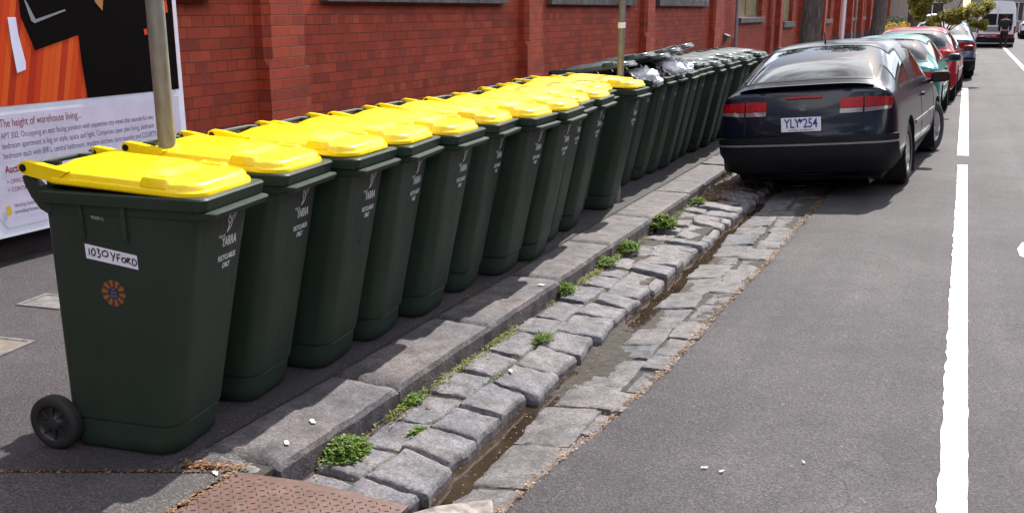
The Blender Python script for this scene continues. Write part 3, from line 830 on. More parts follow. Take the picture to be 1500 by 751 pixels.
def stencil_mesh(mat, recycl=True, part=0):
    V = []; F = []
    def put(vs, fs, du, dv, s=1):
        o = len(V); V.extend([(du + a * s, dv + c * s) for a, c in vs]); F.extend([tuple(o + i for i in f) for f in fs])
    # looping line emblem leaning to the right with two points on top
    for line, w in (([(0, 0), (.010, .022), (.002, .040), (.014, .058), (.030, .068), (.040, .085), (.050, .100), (.046, .122)], .0075),
                    ([(.004, .004), (.020, .018), (.022, .034), (.010, .046), (.020, .062), (.044, .074), (.054, .092), (.060, .104), (.064, .124)], .0065),
                    ([(.012, .040), (.030, .048), (.036, .062), (.050, .070), (.058, .084), (.054, .100)], .008),
                    ([(.024, .068), (.016, .078), (.026, .092), (.042, .096), (.050, .104)], .006),
                    ([(.006, .020), (.016, .030), (.030, .036), (.042, .052), (.040, .066)], .006)):
        if part == 0: put(*ribbon(smoothline([(p_[0] * 1.15, p_[1] * 1.12) for p_ in line]), w * .72), -.008, .044)
    if part == 0: return onfront([(u * 1.12, v * 1.12) for u, v in V], F, .045, .785, 'emblem', mat)
    put(*textmesh('YARRA', .044, 'CENTER', .62, bold=.0012), .012, .000)
    put(*textmesh('City of', .014, 'CENTER', .9, bold=.0004), -.035, .034)
    if recycl:
        put(*textmesh('RECYCLABLES', .025, 'CENTER', .66, bold=.0008), .006, -.048)
        put(*textmesh('ONLY', .025, 'CENTER', .66, bold=.0008), .006, -.076)
    return onfront([(u * 1.12, v * 1.12) for u, v in V], F, .045, .785, 'lettering', mat)
BODY, WHEEL = bin_body_mesh(), wheel_mesh()
LID = {'y': lid_mesh(M['lid_yellow']), 'g': lid_mesh(M['lid_green'])}
STN = {'y': [stencil_mesh(M['stencil_white'], True, p) for p in (0, 1)], 'g': [stencil_mesh(M['stencil_faded'], False, p) for p in (0, 1)]}
def mk(name, me, parent, loc=None):
    o = bpy.data.objects.new(name, me); C.objects.link(o); o.parent = parent
    if loc: o.location = loc
    return o
HB = MB(); HB.tube([(-.222, -.155, 1.078), (-.235, -.09, 1.084), (-.235, .09, 1.084), (-.222, .155, 1.078)], .011, 10)
for s in (-1, 1): HB.box(-.225, -.160, s * .09 - .008, s * .09 + .008, .98, 1.09)
HANDLE = HB.mesh('handle', M['bin_green_plastic'], True)
PN = MB(); PN.tube([(0, -.0275, 0), (0, .0275, 0)], .0135, 14)
PIN = PN.mesh('hinge_pin', M['trim_black'], True)
RD = MB(); RD.tube([(-.215, -.12, 1.128), (-.21, -.05, 1.134), (-.21, .06, 1.134), (-.215, .12, 1.128)], .0045, 8)
HINGE = Vector((-.226, 0, 1.082))
def make_bin(kind, x, y, yaw, label, group, tilt=0.0, cat='wheelie bin'):
    """x = world x of the rim's front, y = centre line"""
    rz = R(yaw); ox = x - math.cos(rz) * .52; oy = y - math.sin(rz) * .30
    t = thing('wheelie_bin', label, cat, (ox, oy, 0), rz, group)
    t.scale = (1.01, 1.01, 1.017)
    rv = random.Random(int(y * 1000)); t.rotation_euler = (R(rv.uniform(-.5, .5)), R(rv.uniform(-.35, .35)), rz)
    if kind == 'y' and y > 3: tilt = rv.choice((0, 0, .5, 1.0))
    mk('body', BODY, t)
    l = mk('lid', LID[kind], t)
    if tilt:
        # lid swings up about the hinge pin
        m = Matrix.Translation(HINGE) @ Matrix.Rotation(-R(tilt), 4, 'Y') @ Matrix.Translation(-HINGE)
        l.matrix_local = m
    mk('hinge_pin', PIN, t, HINGE + Vector((0, -.180, 0))); mk('hinge_pin', PIN, t, HINGE + Vector((0, .180, 0))); mk('handle', HANDLE, t)
    for s in (-1, 1):
        w = mk('wheel', WHEEL, t, (-.228, s * .172, .106))
        if s > 0: w.rotation_euler = (0, 0, R(180))
    mk('emblem', STN[kind][0], t); mk('lettering', STN[kind][1], t)
    return t
GY = 'yellow-lidded recycling bins lined up along the kerb'; GG = 'green-lidded rubbish bins further up the row'
ordn = ['first', 'second', 'third', 'fourth', 'fifth', 'sixth', 'seventh', 'eighth', 'ninth', 'tenth', 'eleventh', 'twelfth', 'thirteenth']
YB = [(-2.335, 2.70, 8.6), (-2.395, 3.235, 8), (-2.345, 3.69, 6), (-2.345, 4.13, 8), (-2.315, 4.575, 5), (-2.345, 5.095, 8), (-2.28, 5.53, 2),
      (-2.25, 5.955, 4), (-2.355, 6.46, 7), (-2.36, 6.91, 5), (-2.48, 7.335, 4), (-2.36, 7.80, 2)]
YL = ['nearest dark green bin with yellow lid, marked 1030XFORD in black pen on white tape',
      'second yellow-lidded bin, its lid just behind the near steel pole']
bins = []
for i, (x, y, a) in enumerate(YB):
    if i < 2: lb = YL[i]
    elif i == 11: lb = 'farthest yellow-lidded bin, the last before the green lids start'
    elif i == 10: lb = 'set-back yellow-lidded bin, second from the far end of the yellow lids'
    elif i == 2: lb = 'third yellow-lidded bin from the near end, its front scuffed below the stencil'
    else: lb = '%s yellow-lidded bin counted from the near end of the row' % ordn[i]
    bins.append(make_bin('y', x, y, a, lb, GY))
# bin one: hand-written label, round sticker, serial number on its side
def side_y(x, z): return -(body_prof(z)[2]) - .0018
def onside(b, pts, fs, x0, z0, lift=.0, rot=0):
    b.add([(x0 + u, side_y(x0 + u, z0 + v) - lift, z0 + v) for u, v in pts], fs)
t = bins[0]
b = MB(); onside(b, [(0, .060), (.215, .030), (.215, -.022), (0, .006)], [(0, 1, 2, 3)], -.010, .758); b.obj('tape_label', M['label_white'], t)
def hand(strokes, x0, z0, b, w, sc=1, slope=-.14):
    for st in strokes:
        vs, fs = ribbon(smoothline([(p[0] * sc, p[1] * sc) for p in st], 4), w)
        onside(b, [(u, v + slope * u) for u, v in vs], fs, x0, z0, .0012)
b = MB()
S = [[(.004, .028), (.003, .0)], [(.022, .030), (.013, .016), (.018, .002), (.028, .010), (.028, .024), (.021, .031)],
     [(.036, .030), (.048, .030), (.041, .019), (.050, .010), (.042, .0), (.036, .003)],
     [(.068, .030), (.058, .022), (.062, .010), (.078, .012), (.082, .024), (.074, .031), (.066, .029)],
     [(.093, .032), (.104, .014), (.112, .032)], [(.104, .014), (.099, -.002)],
     [(.120, .028), (.119, .002)], [(.120, .028), (.134, .030)], [(.120, .016), (.131, .017)],
     [(.146, .022), (.138, .014), (.142, .004), (.152, .006), (.153, .017), (.146, .022)],
     [(.160, .024), (.159, .003)], [(.160, .024), (.173, .022), (.163, .013), (.176, .002)],
     [(.183, .026), (.182, .002), (.196, .006), (.196, .021), (.183, .026)]]
hand(S, .003, .776, b, .0050); b.obj('handwriting', M['ink_black'], t)
st = None
for mat, sel in (('sticker_red', 0), ('sticker_yellow', 1)):
    b = MB()
    for k in range(20):
        if k % 2 != sel: continue
        a0, a1 = 2 * math.pi * k / 20, 2 * math.pi * (k + 1) / 20
        onside(b, [(.018 * math.cos(a0), .018 * math.sin(a0)), (.050 * math.cos(a0), .050 * math.sin(a0)), (.050 * math.cos(a1), .050 * math.sin(a1)), (.018 * math.cos(a1), .018 * math.sin(a1))], [(0, 1, 2, 3)], .088, .640)
    o = b.obj('sticker' if not sel else 'sticker_rays', M[mat], t if st is None else st)
    if st is None: st = o
b = MB(); onside(b, [(.023 * math.cos(2 * math.pi * k / 20), .023 * math.sin(2 * math.pi * k / 20)) for k in range(20)], [tuple(range(20))], .088, .640, .0008); b.obj('sticker_centre', M['sticker_blue'], st)
b = MB()
for i, tx in enumerate(('PET', 'CANS', 'GLASS')): 
    vs, fs = textmesh(tx, .011, 'CENTER', .9, bold=.0004); onside(b, vs, fs, .088, .650 - i * .012, .0014)
b.obj('sticker_letters', M['sticker_pale'], st)
b = MB(); vs, fs = textmesh('YK320112', .015, 'LEFT', .85, bold=.0004); onside(b, [(u, v - .1 * u) for u, v in vs], fs, .030, .912, .0); b.obj('serial_number', M['stencil_faded'], t)
# third bin: dark scribble below the stencil
b = MB()
vs = []; fs = []
for st_ in ([(0, .03), (.004, 0), (.006, -.03)], [(.012, .026), (.028, .03), (.018, -.03)], [(.002, -.004), (.02, .0)]):
    v_, f_ = ribbon(smoothline(st_), .004); o_ = len(vs); vs += v_; fs += [tuple(o_ + i for i in f) for f in f_]
mk('scribble', onfront(vs, fs, .0, .60, 'scribble', M['ink_black']), bins[2])

GB = [(-2.60, 8.49, 3, 0), (-2.59, 8.93, 3, 17), (-2.56, 9.35, 4, 15), (-2.55, 9.77, 3, 18), (-2.53, 10.19, 5, 21), (-2.56, 10.63, 3, 3),
      (-2.58, 11.06, 3, 1.2), (-2.54, 11.52, 5, 0), (-2.52, 12.0, 4, 0), (-2.55, 12.46, 2, 2), (-2.50, 12.94, 4, 0), (-2.53, 13.42, 3, 0), (-2.50, 13.9, 4, 1.5), (-2.52, 14.36, 3, 0)]
GB[0] = (-2.61, 8.39, 2, 12)
for i, (x, y, a, tl) in enumerate(GB):
    if i == 0: lb = 'first green-lidded bin past the thin pole, lid propped open over dark rubbish'
    elif i == 1: lb = 'second green-lidded bin, crumpled white bag poking out under its lid'
    elif i == 2: lb = 'third green-lidded bin, lid propped up by a dark bulging bag'
    elif i == 3: lb = 'fourth green-lidded bin, stuffed with a big shiny white bag'
    elif i == 4: lb = 'fifth green-lidded bin, its lid raised highest of all'
    elif i == len(GB) - 1: lb = 'last green-lidded bin at the far end of the row behind the navy car'
    else: lb = '%s green-lidded bin counted from the thin pole towards the navy car' % ordn[i]
    bins.append(make_bin('g', x, y, a, lb, GG, tl))
def bag(x, y, z, r, sc, mat, label, seed, grp=None):
    b = MB(); n = 40; rs = []
    for i in range(1, 24):
        th = math.pi * i / 24; ring = []
        for j in range(n):
            ph = 2 * math.pi * j / n; d = Vector((math.sin(th) * math.cos(ph), math.sin(th) * math.sin(ph), math.cos(th)))
            q = d * 2.2 + Vector((seed, 0, 0)); k = 1 + .20 * noise.noise(q) + .16 * abs(noise.noise(q * 2.3)) + .09 * abs(noise.noise(q * 5.2)) + .05 * noise.noise(q * 11)
            ring.append(Vector((d.x * sc[0], d.y * sc[1], d.z * sc[2])) * r * k)
        rs.append(ring)
    b.rings(rs, True, True, True)
    # knotted neck with loose corners
    for a in (0.4, 2.3, 4.4):
        tip = Vector((math.cos(a) * .35, math.sin(a) * .35, 1.35)) * r * sc[2] * 1.05
        b.add([Vector((.1 * r, 0, .9 * r * sc[2])), Vector((-.1 * r, .1 * r, .9 * r * sc[2])), tip, tip + Vector((.25 * r, .1 * r, -.25 * r))], [(0, 1, 2), (0, 2, 3)])
    o = b.obj('rubbish_bag', M[mat], smooth=True, angle=28); o.location = (x, y, z); tag(o, label, 'rubbish bag', grp or 'rubbish bags stuffed in the open green bins')
bag(-2.80, 8.50, 1.00, .17, (1.1, .9, .55), 'bag_black', 'dull black rubbish bag in the first open bin past the thin pole', 1.3)
bag(-2.73, 8.92, 1.02, .15, (1.2, .95, .62), 'bag_white', 'small crumpled white bag bulging from the second green-lidded bin', 5.1)
bag(-2.80, 9.35, 1.02, .18, (1.15, .9, .6), 'bag_black', 'shiny black bag under the lid between the two white bags', 8.7)
bag(-2.76, 9.78, 1.05, .18, (1.15, .92, .68), 'bag_white', 'biggest white plastic bag, spilling over the fourth green-lidded rim', 12.9)
bag(-2.74, 10.2, 1.04, .15, (1.1, .9, .6), 'bag_white', 'white bag wedged under the highest raised green lid', 17.2)

# ------------------------------------------------------------ cars
def evaluated_bm(me, levels):
    o = bpy.data.objects.new('tmp', me); C.objects.link(o)
    m = o.modifiers.new('s', 'SUBSURF'); m.levels = m.render_levels = levels
    dg = bpy.context.evaluated_depsgraph_get(); me2 = bpy.data.meshes.new_from_object(o.evaluated_get(dg))
    bpy.data.objects.remove(o); bm = bmesh.new(); bm.from_mesh(me2); bpy.data.meshes.remove(me2); return bm
def make_car(name, label, cat, P, paint, loc, yaw, roll=0, group='cars parked along the kerb', steer=0):
    """P: stations from the tail (y=0) forward. each (y, w, zbot, zsill, zmid, zsh, zbelt, wbelt, zedge, wedge, ztop)
       glass zones by station index"""
    st = P['st']; root = thing(name, label, cat, loc, R(yaw), group)
    root.rotation_mode = 'YXZ'; root.rotation_euler = (0, R(roll), R(yaw))
    ya = P['axle']                                   # rear axle distance from tail, origin of the thing
    def ring(s):
        y, w, zb, zs, zm, zsh, zbl, wbl, ze, we, zt = s
        dy = P.get('rake', {}).get(y, None)
        return [Vector(q) for q in ((0, y, zb), (w * .80, y, zb), (w * .965, y, zs), (w, y, zm), (w * .985, y, zsh), (wbl, y, zbl), (we, y, ze), (we * .60, y, zt - (zt - ze) * .16), (0, y, zt))]
    rings_ = [ring(s) for s in st]
    # shape of the tail: per-row forward offsets of the first ring
    for i, d in enumerate(P['tail']): rings_[0][i].y += d
    for i, d in enumerate(P['nose']): rings_[-1][i].y -= d
    nR = 9; V = []; F = []; K = []
    def vid(i, j, sgn): return (i * nR + j) * 2 + (1 if sgn < 0 and j not in (0, nR - 1) else 0)
    for r in rings_:
        for p in r: V.append((p.x, p.y, p.z)); V.append((-p.x, p.y, p.z))
    gl = P['glass']
    for i in range(len(rings_) - 1):
        for j in range(nR - 1):
            k = 0
            if j >= 6 and (gl['rear'][0] <= i < gl['rear'][1] or gl['wind'][0] <= i < gl['wind'][1]): k = 1
            if j == 5 and any(a <= i < b_ for a, b_ in gl['side']): k = 1
            F.append((vid(i, j, 1), vid(i, j + 1, 1), vid(i + 1, j + 1, 1), vid(i + 1, j, 1))); K.append(k)
            F.append((vid(i, j, -1), vid(i + 1, j, -1), vid(i + 1, j + 1, -1), vid(i, j + 1, -1))); K.append(k)
    # end caps: rows between the side columns, bulging outwards
    for ri, sg, bul in ((0, -1, P.get('bulge', .07)), (len(rings_) - 1, 1, .12)):
        cols = (1, .6, 0, -.6, -1); rows = []
        for j in (1, 2, 3, 4, 5):
            p = rings_[ri][j]; row = []
            for c in cols:
                if c == 1: row.append(vid(ri, j, 1))
                elif c == -1: row.append(vid(ri, j, -1))
                elif j == 5: row.append({.6: vid(ri, 7, 1), 0: vid(ri, 8, 1), -.6: vid(ri, 7, -1)}[c])
                elif j == 1 and c == 0: row.append(vid(ri, 0, 1))
                else: V.append((p.x * c * 1.0, p.y + sg * bul * (1 - (abs(c) ** 2)), p.z)); row.append(len(V) - 1)
            rows.append(row)
        for a, b_ in zip(rows, rows[1:]):
            for q in range(4):
                f = (a[q], a[q + 1], b_[q + 1], b_[q]); F.append(f if sg < 0 else f[::-1]); K.append(0)
        # corner triangles between row 5 and the ring's row 6
        F.append((vid(ri, 5, 1), vid(ri, 6, 1), vid(ri, 7, 1))); K.append(0); F.append((vid(ri, 5, -1), vid(ri, 7, -1), vid(ri, 6, -1))); K.append(0)
    me = bpy.data.meshes.new('cage'); me.from_pydata(V, [], F)
    for m_ in (0, 1): me.materials.append(M['trim_black'])
    for p, k in zip(me.polygons, K): p.material_index = k
    me.update()
    bm = evaluated_bm(me, 3)
    bmesh.ops.translate(bm, verts=bm.verts, vec=(0, -ya, 0))
    bmesh.ops.recalc_face_normals(bm, faces=bm.faces)
    bvh = BVHTree.FromBMesh(bm)
    # cut wheel arches
    wb = P['wheelbase']; rw = P['rw']; ra = rw + .055
    for yc in (0, wb):
        kill = [f for f in bm.faces if abs(f.calc_center_median().x) > P['w'] * .62 and math.hypot(f.calc_center_median().y - yc, f.calc_center_median().z - rw) < ra and abs(f.normal.x) > .3 or (abs(f.calc_center_median().x) > P['w'] * .55 and abs(f.calc_center_median().y - yc) < ra * .93 and f.calc_center_median().z < rw)]
        bmesh.ops.delete(bm, geom=kill, context='FACES')
        for v in bm.verts:
            if v.is_boundary and abs(v.co.x) > P['w'] * .5 and v.co.z > .10:
                d = Vector((v.co.y - yc, v.co.z - rw)); 
                if d.length < ra * 1.35: d = d.normalized() * ra; v.co.y = yc + d.x; v.co.z = rw + d.y
    for k, nm, mat in ((0, 'body', paint), (1, 'window', 'car_glass')):
        b2 = bm.copy(); bmesh.ops.delete(b2, geom=[f for f in b2.faces if f.material_index != k], context='FACES')
        # stray vertices
        bmesh.ops.delete(b2, geom=[v for v in b2.verts if not v.link_faces], context='VERTS')
        if k == 0:
            mm = bpy.data.meshes.new(nm); b2.to_mesh(mm); mm.materials.clear(); mm.materials.append(M[mat])
            for p in mm.polygons: p.material_index = 0; p.use_smooth = True
            o = mk(nm, mm, root)
        else:
            # split the glass into its separate panes
            left = set(b2.faces)
            while left:
                seed = next(iter(left)); comp = {seed}; stck = [seed]
                while stck:
                    f = stck.pop()
                    for e in f.edges:
                        for g in e.link_faces:
                            if g not in comp: comp.add(g); stck.append(g)
                left -= comp
                vs = list({v for f in comp for v in f.verts}); ix = {v: i for i, v in enumerate(vs)}
                mm = bpy.data.meshes.new(nm)
                # panes sit a hair inside the body skin
                mm.from_pydata([tuple(v.co - v.normal * .000) for v in vs], [], [tuple(ix[v] for v in f.verts) for f in comp])
                mm.materials.append(M[mat]); mm.polygons.foreach_set('use_smooth', [True] * len(mm.polygons)); mm.update()
                o = mk(nm, mm, root)
                # dark rubber around the pane
                ed = [e for e in b2.edges if e.is_boundary and all(v in ix for v in e.verts)]
                bt = MB()
                for e in ed:
                    a, c = e.verts; n1 = (a.normal + c.normal).normalized()
                    fc = e.link_faces[0].calc_center_median()
                    d = (fc - (a.co + c.co) / 2); d = (d - n1 * d.dot(n1)).normalized()
                    w = P.get('rubber', .022)
                    bt.add([a.co + n1 * .003 - d * .010, c.co + n1 * .003 - d * .010, c.co + n1 * .004 + d * w, a.co + n1 * .004 + d * w], [(0, 1, 2, 3)])
                bt.obj('window_seal', M['trim_black'], o)
        b2.free()
    # wheel wells and floor
    b = MB(); Wd = P['w']
    b.box(-Wd * .80, Wd * .80, -ya + .25, P['len'] - ya - .3, .17, .21)
    for yc in (0, wb):
        for s in (-1, 1):
            b.rings([[Vector((s * x, yc + ra * math.cos(R(a)), rw + ra * math.sin(R(a)))) for a in range(-40, 221, 13)] for x in (Wd * .985, Wd * .60)], closed=False)
            b.prism([(s * Wd * .60, yc + ra * math.cos(R(a)), rw + ra * math.sin(R(a))) for a in range(-40, 221, 13)], (-s * .01, 0, 0))
    b.obj('underside', M['well_black'], root)
    # wheels
    for yc in (0, wb):
        for s in (-1, 1):
            b = MB(); tw = .19; mt = Matrix.Rotation(R(90) * s, 4, 'Y')
            b.k = 0; b.lathe([(rw * .60, -.02), (rw * .66, 0.0), (rw * .80, .006), (rw * .93, -.002), (rw * .985, -.018), (rw, -.045), (rw, -tw + .045), (rw * .98, -tw + .015), (rw * .9, -tw), (rw * .6, -tw + .02)], mt, 32)
            wh = b.obj('wheel', M['tyre_rubber'], root, smooth=True)
            wh.location = (s * (P['track'] + .095), yc, rw)
            if yc and steer: wh.rotation_euler = (0, 0, R(-steer))
            b = MB(); b.lathe([(rw * .62, -.018), (rw * .60, -.012), (rw * .57, -.030), (rw * .50, -.040), (rw * .2, -.028), (rw * .12, -.018), (0, -.016)], mt, 32)
            for q in range(P.get('spokes', 7)):
                mq = mt @ Matrix.Rotation(2 * math.pi * q / P.get('spokes', 7), 4, 'Z'); b.box(rw * .1, rw * .58, -.022, .022, -.034, -.012, mq)
            b.obj('rim', M['rim_alloy'], wh, smooth=True)
    T = root
    def cast(o, d):
        h = bvh.ray_cast(Vector(o), Vector(d)); return h[0], h[1]
    def patch(corners, d, name, mat, lift=.006, nu=10, nv=4, parent=None, thick=None):
        """panel hugging the body. corners: 4 points (a, b) in the plane across d ('y+' looks forward at the tail, 'x-' looks at the right side)"""
        rows = []
        for j in range(nv + 1):
            r = []
            for i in range(nu + 1):
                u, v = i / nu, j / nv
                p = [(corners[0][k] * (1 - u) + corners[1][k] * u) * (1 - v) + (corners[3][k] * (1 - u) + corners[2][k] * u) * v for k in (0, 1)]
                if d == 'y+': o, dd = (p[0], -ya - .5, p[1]), (0, 1, 0)
                elif d == 'x-': o, dd = (Wd + .5, p[0], p[1]), (-1, 0, 0)
                elif d == 'x+': o, dd = (-Wd - .5, p[0], p[1]), (1, 0, 0)
                else: o, dd = (p[0], p[1], 3), (0, 0, -1)
                h, n = cast(o, dd)
                if h is None: h, n = (r[-1].copy() if r else (rows[-1][i].copy() if rows else Vector({'x-': (Wd * .93, p[0], p[1]), 'x+': (-Wd * .93, p[0], p[1]), 'y+': (p[0], -ya + .14, p[1])}.get(d, (p[0], p[1], .9))))), Vector(dd) * -1
                else: h = h + (n if n.dot(Vector(dd)) < 0 else -n) * lift
                r.append(h)
            rows.append(r)
        b = MB(); b.rings(rows, closed=False)
        # give it an edge going into the body
        dv = Vector({'y+': (0, 1, 0), 'x-': (-1, 0, 0), 'x+': (1, 0, 0)}.get(d, (0, 0, -1))) * (lift + .01)
        for e in (rows[0], rows[-1], [r[0] for r in rows], [r[-1] for r in rows]): b.rings([e, [p + dv for p in e]], closed=False)
        return b.obj(name, M[mat], parent or T, smooth=True, angle=40)
    root['_'] = 1; del root['_']
    return root, patch, cast, T

def hatch_params(L, w, H, wb, axle, track, rw, zb=.92, rearglass=(.30, 1.10), roof=(1.20, 2.75), ws_base=3.45, hood_z=.86, tailz=.98, tumble=.16, nose_z=.66, roofw=.58, sidewin=None):
    g0, g1 = rearglass; r0, r1 = roof; wr = w * roofw / .855
    wt = w - tumble
    def S(y, wf, belt, ze, we, zt, zbo=.20): return (y, w * wf, zbo, .30, .52, .80 if belt > .86 else belt - .08, belt, w * wf * .955, ze, we, zt)
    st = [S(0.0, .93, tailz - .03, tailz - .005, w * .80, tailz, .24),
          S(.14, .985, tailz - .02, tailz + .012, w * .83, tailz + .02),
          S(g0, 1.0, zb + .03, tailz + .05, w * .80, tailz + .075),
          S((g0 + g1) / 2 - .05, 1.0, zb + .03, (tailz + H) / 2 + .00, (w * .80 + wr) / 2, (tailz + H) / 2 + .07),
          S(g1, 1.0, zb + .02, H - .10, wr * 1.02, H - .035),
          S(r0 + .15, 1.0, zb + .01, H - .065, wr * 1.04, H - .005),
          S((r0 + r1) / 2 + .05, 1.0, zb, H - .055, wr * 1.05, H),
          S(r1, 1.0, zb - .02, H - .085, wr * 1.02, H - .03),
          S((r1 + ws_base) / 2 + .06, 1.0, zb - .03, (H + hood_z) / 2 + .02, w * .76, (H + hood_z) / 2 + .06),
          S(ws_base, .995, zb - .05, hood_z + .03, w * .82, hood_z + .06),
          S(ws_base + .18, .99, zb - .08, hood_z, w * .82, hood_z + .035),
          S((ws_base + L) / 2 + .1, .97, hood_z - .08, hood_z - .04, w * .80, hood_z - .01),
          S(L - .18, .92, nose_z - .02, nose_z + .01, w * .76, nose_z + .04),
          S(L, .84, nose_z - .10, nose_z - .07, w * .66, nose_z - .05, .24)]
    return dict(st=st, w=w, len=L, wheelbase=wb, axle=axle, track=track, rw=rw,
                tail=[.14, .13, .02, -.02, .05, .10, .12, .12, .12], nose=[.1, .1, .03, 0, .02, .05, .05, .03, .0],
                glass=dict(rear=(2, 4), wind=(7, 9), side=sidewin or [(3, 4), (4, 6), (6, 8)]))

# --- the navy car
P = hatch_params(4.64, .845, 1.485, 2.60, 1.07, .72, .315, zb=.94, rearglass=(.24, 1.04), roof=(1.15, 2.55), ws_base=3.35, tailz=1.035, tumble=.16, roofw=.645, sidewin=[(3, 4), (4, 5), (6, 8)])
car, patch, cast, T = make_car('parked_car', 'dark navy hatchback with plate YLY 254, nearest of the parked cars, tilted into the gutter', 'car', P, 'paint_navy', (-1.175, 10.62, -.135), -4.1, -5.6, steer=14)
def tail_lights(patch, w, z0, z1, inner, split, smoke=True):
    for s in (-1, 1):
        a = patch([(s * inner, z0), (s * (split - .008), z0), (s * (split - .008), z1), (s * inner, z1 - .01)], 'y+', 'tail_light', 'lens_red', .012, 10, 5)
        c = patch([(s * (split + .008), z0), (s * (w * .962), z0 + .01), (s * (w * .955), z1 - .015), (s * (split + .008), z1)], 'y+', 'tail_light', 'lens_red', .012, 10, 5)
        if smoke:
            patch([(s * inner, z0 - .045), (s * (split - .008), z0 - .045), (s * (split - .008), z0 - .004), (s * inner, z0 - .004)], 'y+', 'reversing_lens', 'lens_smoke', .012, 8, 2, parent=a)
            patch([(s * (split + .008), z0 - .045), (s * (w * .955), z0 - .025), (s * (w * .96), z0 + .005), (s * (split + .008), z0 - .004)], 'y+', 'indicator_lens', 'lens_smoke', .012, 8, 2, parent=c)
tail_lights(patch, .82, .862, .958, .345, .555)
# bumper with a pale strip
def bumper(patch, w, z0, z1, mat='trim_black', strip=True, lift=.045, y0=-.9):
    o = patch([(-w * .955, z0), (w * .955, z0), (w * .955, z1), (-w * .955, z1)], 'y+', 'bumper', mat, lift, 28, 4)
    if strip: patch([(-w * .95, z1 - .075), (w * .95, z1 - .075), (w * .95, z1 - .058), (-w * .95, z1 - .058)], 'y+', 'bumper_strip', 'trim_grey', lift + .006, 28, 1, parent=o)
    return o
bumper(patch, .855, .30, .61, lift=.035)
# number plate
h, n = cast((0, -3, .735), (0, 1, 0)); yp = h.y - .016
def plate(yp, zc, txt, T, rz=0):
    b = MB(); b.box(-.186, .186, yp - .008, yp, zc - .067, zc + .067); o = b.obj('number_plate', M['plate_white'], T, bevel=.006)
    vs, fs = textmesh(txt, .125, 'CENTER', .72, bold=.0016)
    b = MB(); b.add([(u, yp - .0105, zc - .028 + v) for u, v in vs], fs); b.obj('lettering', M['plate_blue'], o)
    vs, fs = textmesh('VICTORIA - ON THE MOVE', .024, 'CENTER', .8)
    b = MB(); b.add([(u, yp - .0105, zc - .058 + v) for u, v in vs], fs); b.obj('lettering', M['plate_blue'], o)
    b = MB(); b.add([(u, yp - .0105, zc + v) for u, v in ((-.026, .05), (.026, .05), (.0, .012))], [(0, 1, 2)]); b.obj('plate_emblem', M['plate_blue'], o)
plate(yp - .012, .735, 'YLY 254', T)
# round badge, high brake light, lid seam, badge letters, antenna, wiper
h, n = cast((0, -3, .885), (0, 1, 0)); b = MB(); mt = Matrix.Translation((0, h.y - .004, .885)) @ Matrix.Rotation(R(90), 4, 'X')
b.lathe([(.034, 0), (.034, .008), (.027, .010), (.025, .007), (0, .008)], mt, 24); b.obj('badge', M['trim_grey'], T, smooth=True)
patch([(-.17, .965), (.17, .965), (.17, .985), (-.17, .985)], 'y+', 'brake_light', 'lens_red', .010, 10, 1)
for x in (-.555, .555): patch([(x - .004, .575), (x + .004, .575), (x + .004, .95), (x - .004, .95)], 'y+', 'panel_seam', 'well_black', .0025, 1, 10)
vs, fs = textmesh('SAAB', .040, 'CENTER', 1.15, bold=.001); h, n = cast((-.50, -3, .925), (0, 1, 0)); b = MB(); b.add([(-.50 + u, h.y - .006, .915 + v) for u, v in vs], fs); b.obj('lettering', M['trim_grey'], T)
vs, fs = textmesh('900 S', .040, 'CENTER', 1.1, bold=.001); h, n = cast((.46, -3, .925), (0, 1, 0)); b = MB(); b.add([(.46 + u, h.y - .006, .915 + v) for u, v in vs], fs); b.obj('lettering', M['trim_grey'], T)
# spoiler lip under the rear window
b = MB(); rows = []
for dz, dy in ((0, .02), (.018, -.035), (.030, -.045), (.034, -.02), (.012, .06)):
    r = []
    for i in range(21):
        x = -.63 + 1.26 * i / 20; h, n = cast((x, .6 - 1.07 + (-.78) , 3), (0, 0, -1)); h2, n2 = cast((x, -1.07 + .17, 3), (0, 0, -1))
        z = (h2.z if h2 else .99); r.append(Vector((x, -1.07 + .14 + dy + .05 * (abs(x) / .7) ** 2, z + dz * (1 - (abs(x) / .66) ** 6) - .004)))
    rows.append(r)
b.rings(rows, closed=False); b.obj('spoiler', M['trim_black'], T, smooth=True)
h, n = cast((0, .10, 3), (0, 0, -1)); b = MB(); b.tube([h, h + Vector((0, -.01, .03)), h + Vector((0, -.05, .11))], [.011, .006, .003], 8); b.obj('antenna', M['trim_black'], T)
pts_ = []
for x, y in ((-.60, -.76), (-.56, -.62), (-.50, -.45)):
    h, n = cast((x, y, 3), (0, 0, -1)); pts_.append(h + n * .022)
b = MB(); b.tube(pts_, .009, 6); b.obj('rear_wiper', M['trim_black'], T)
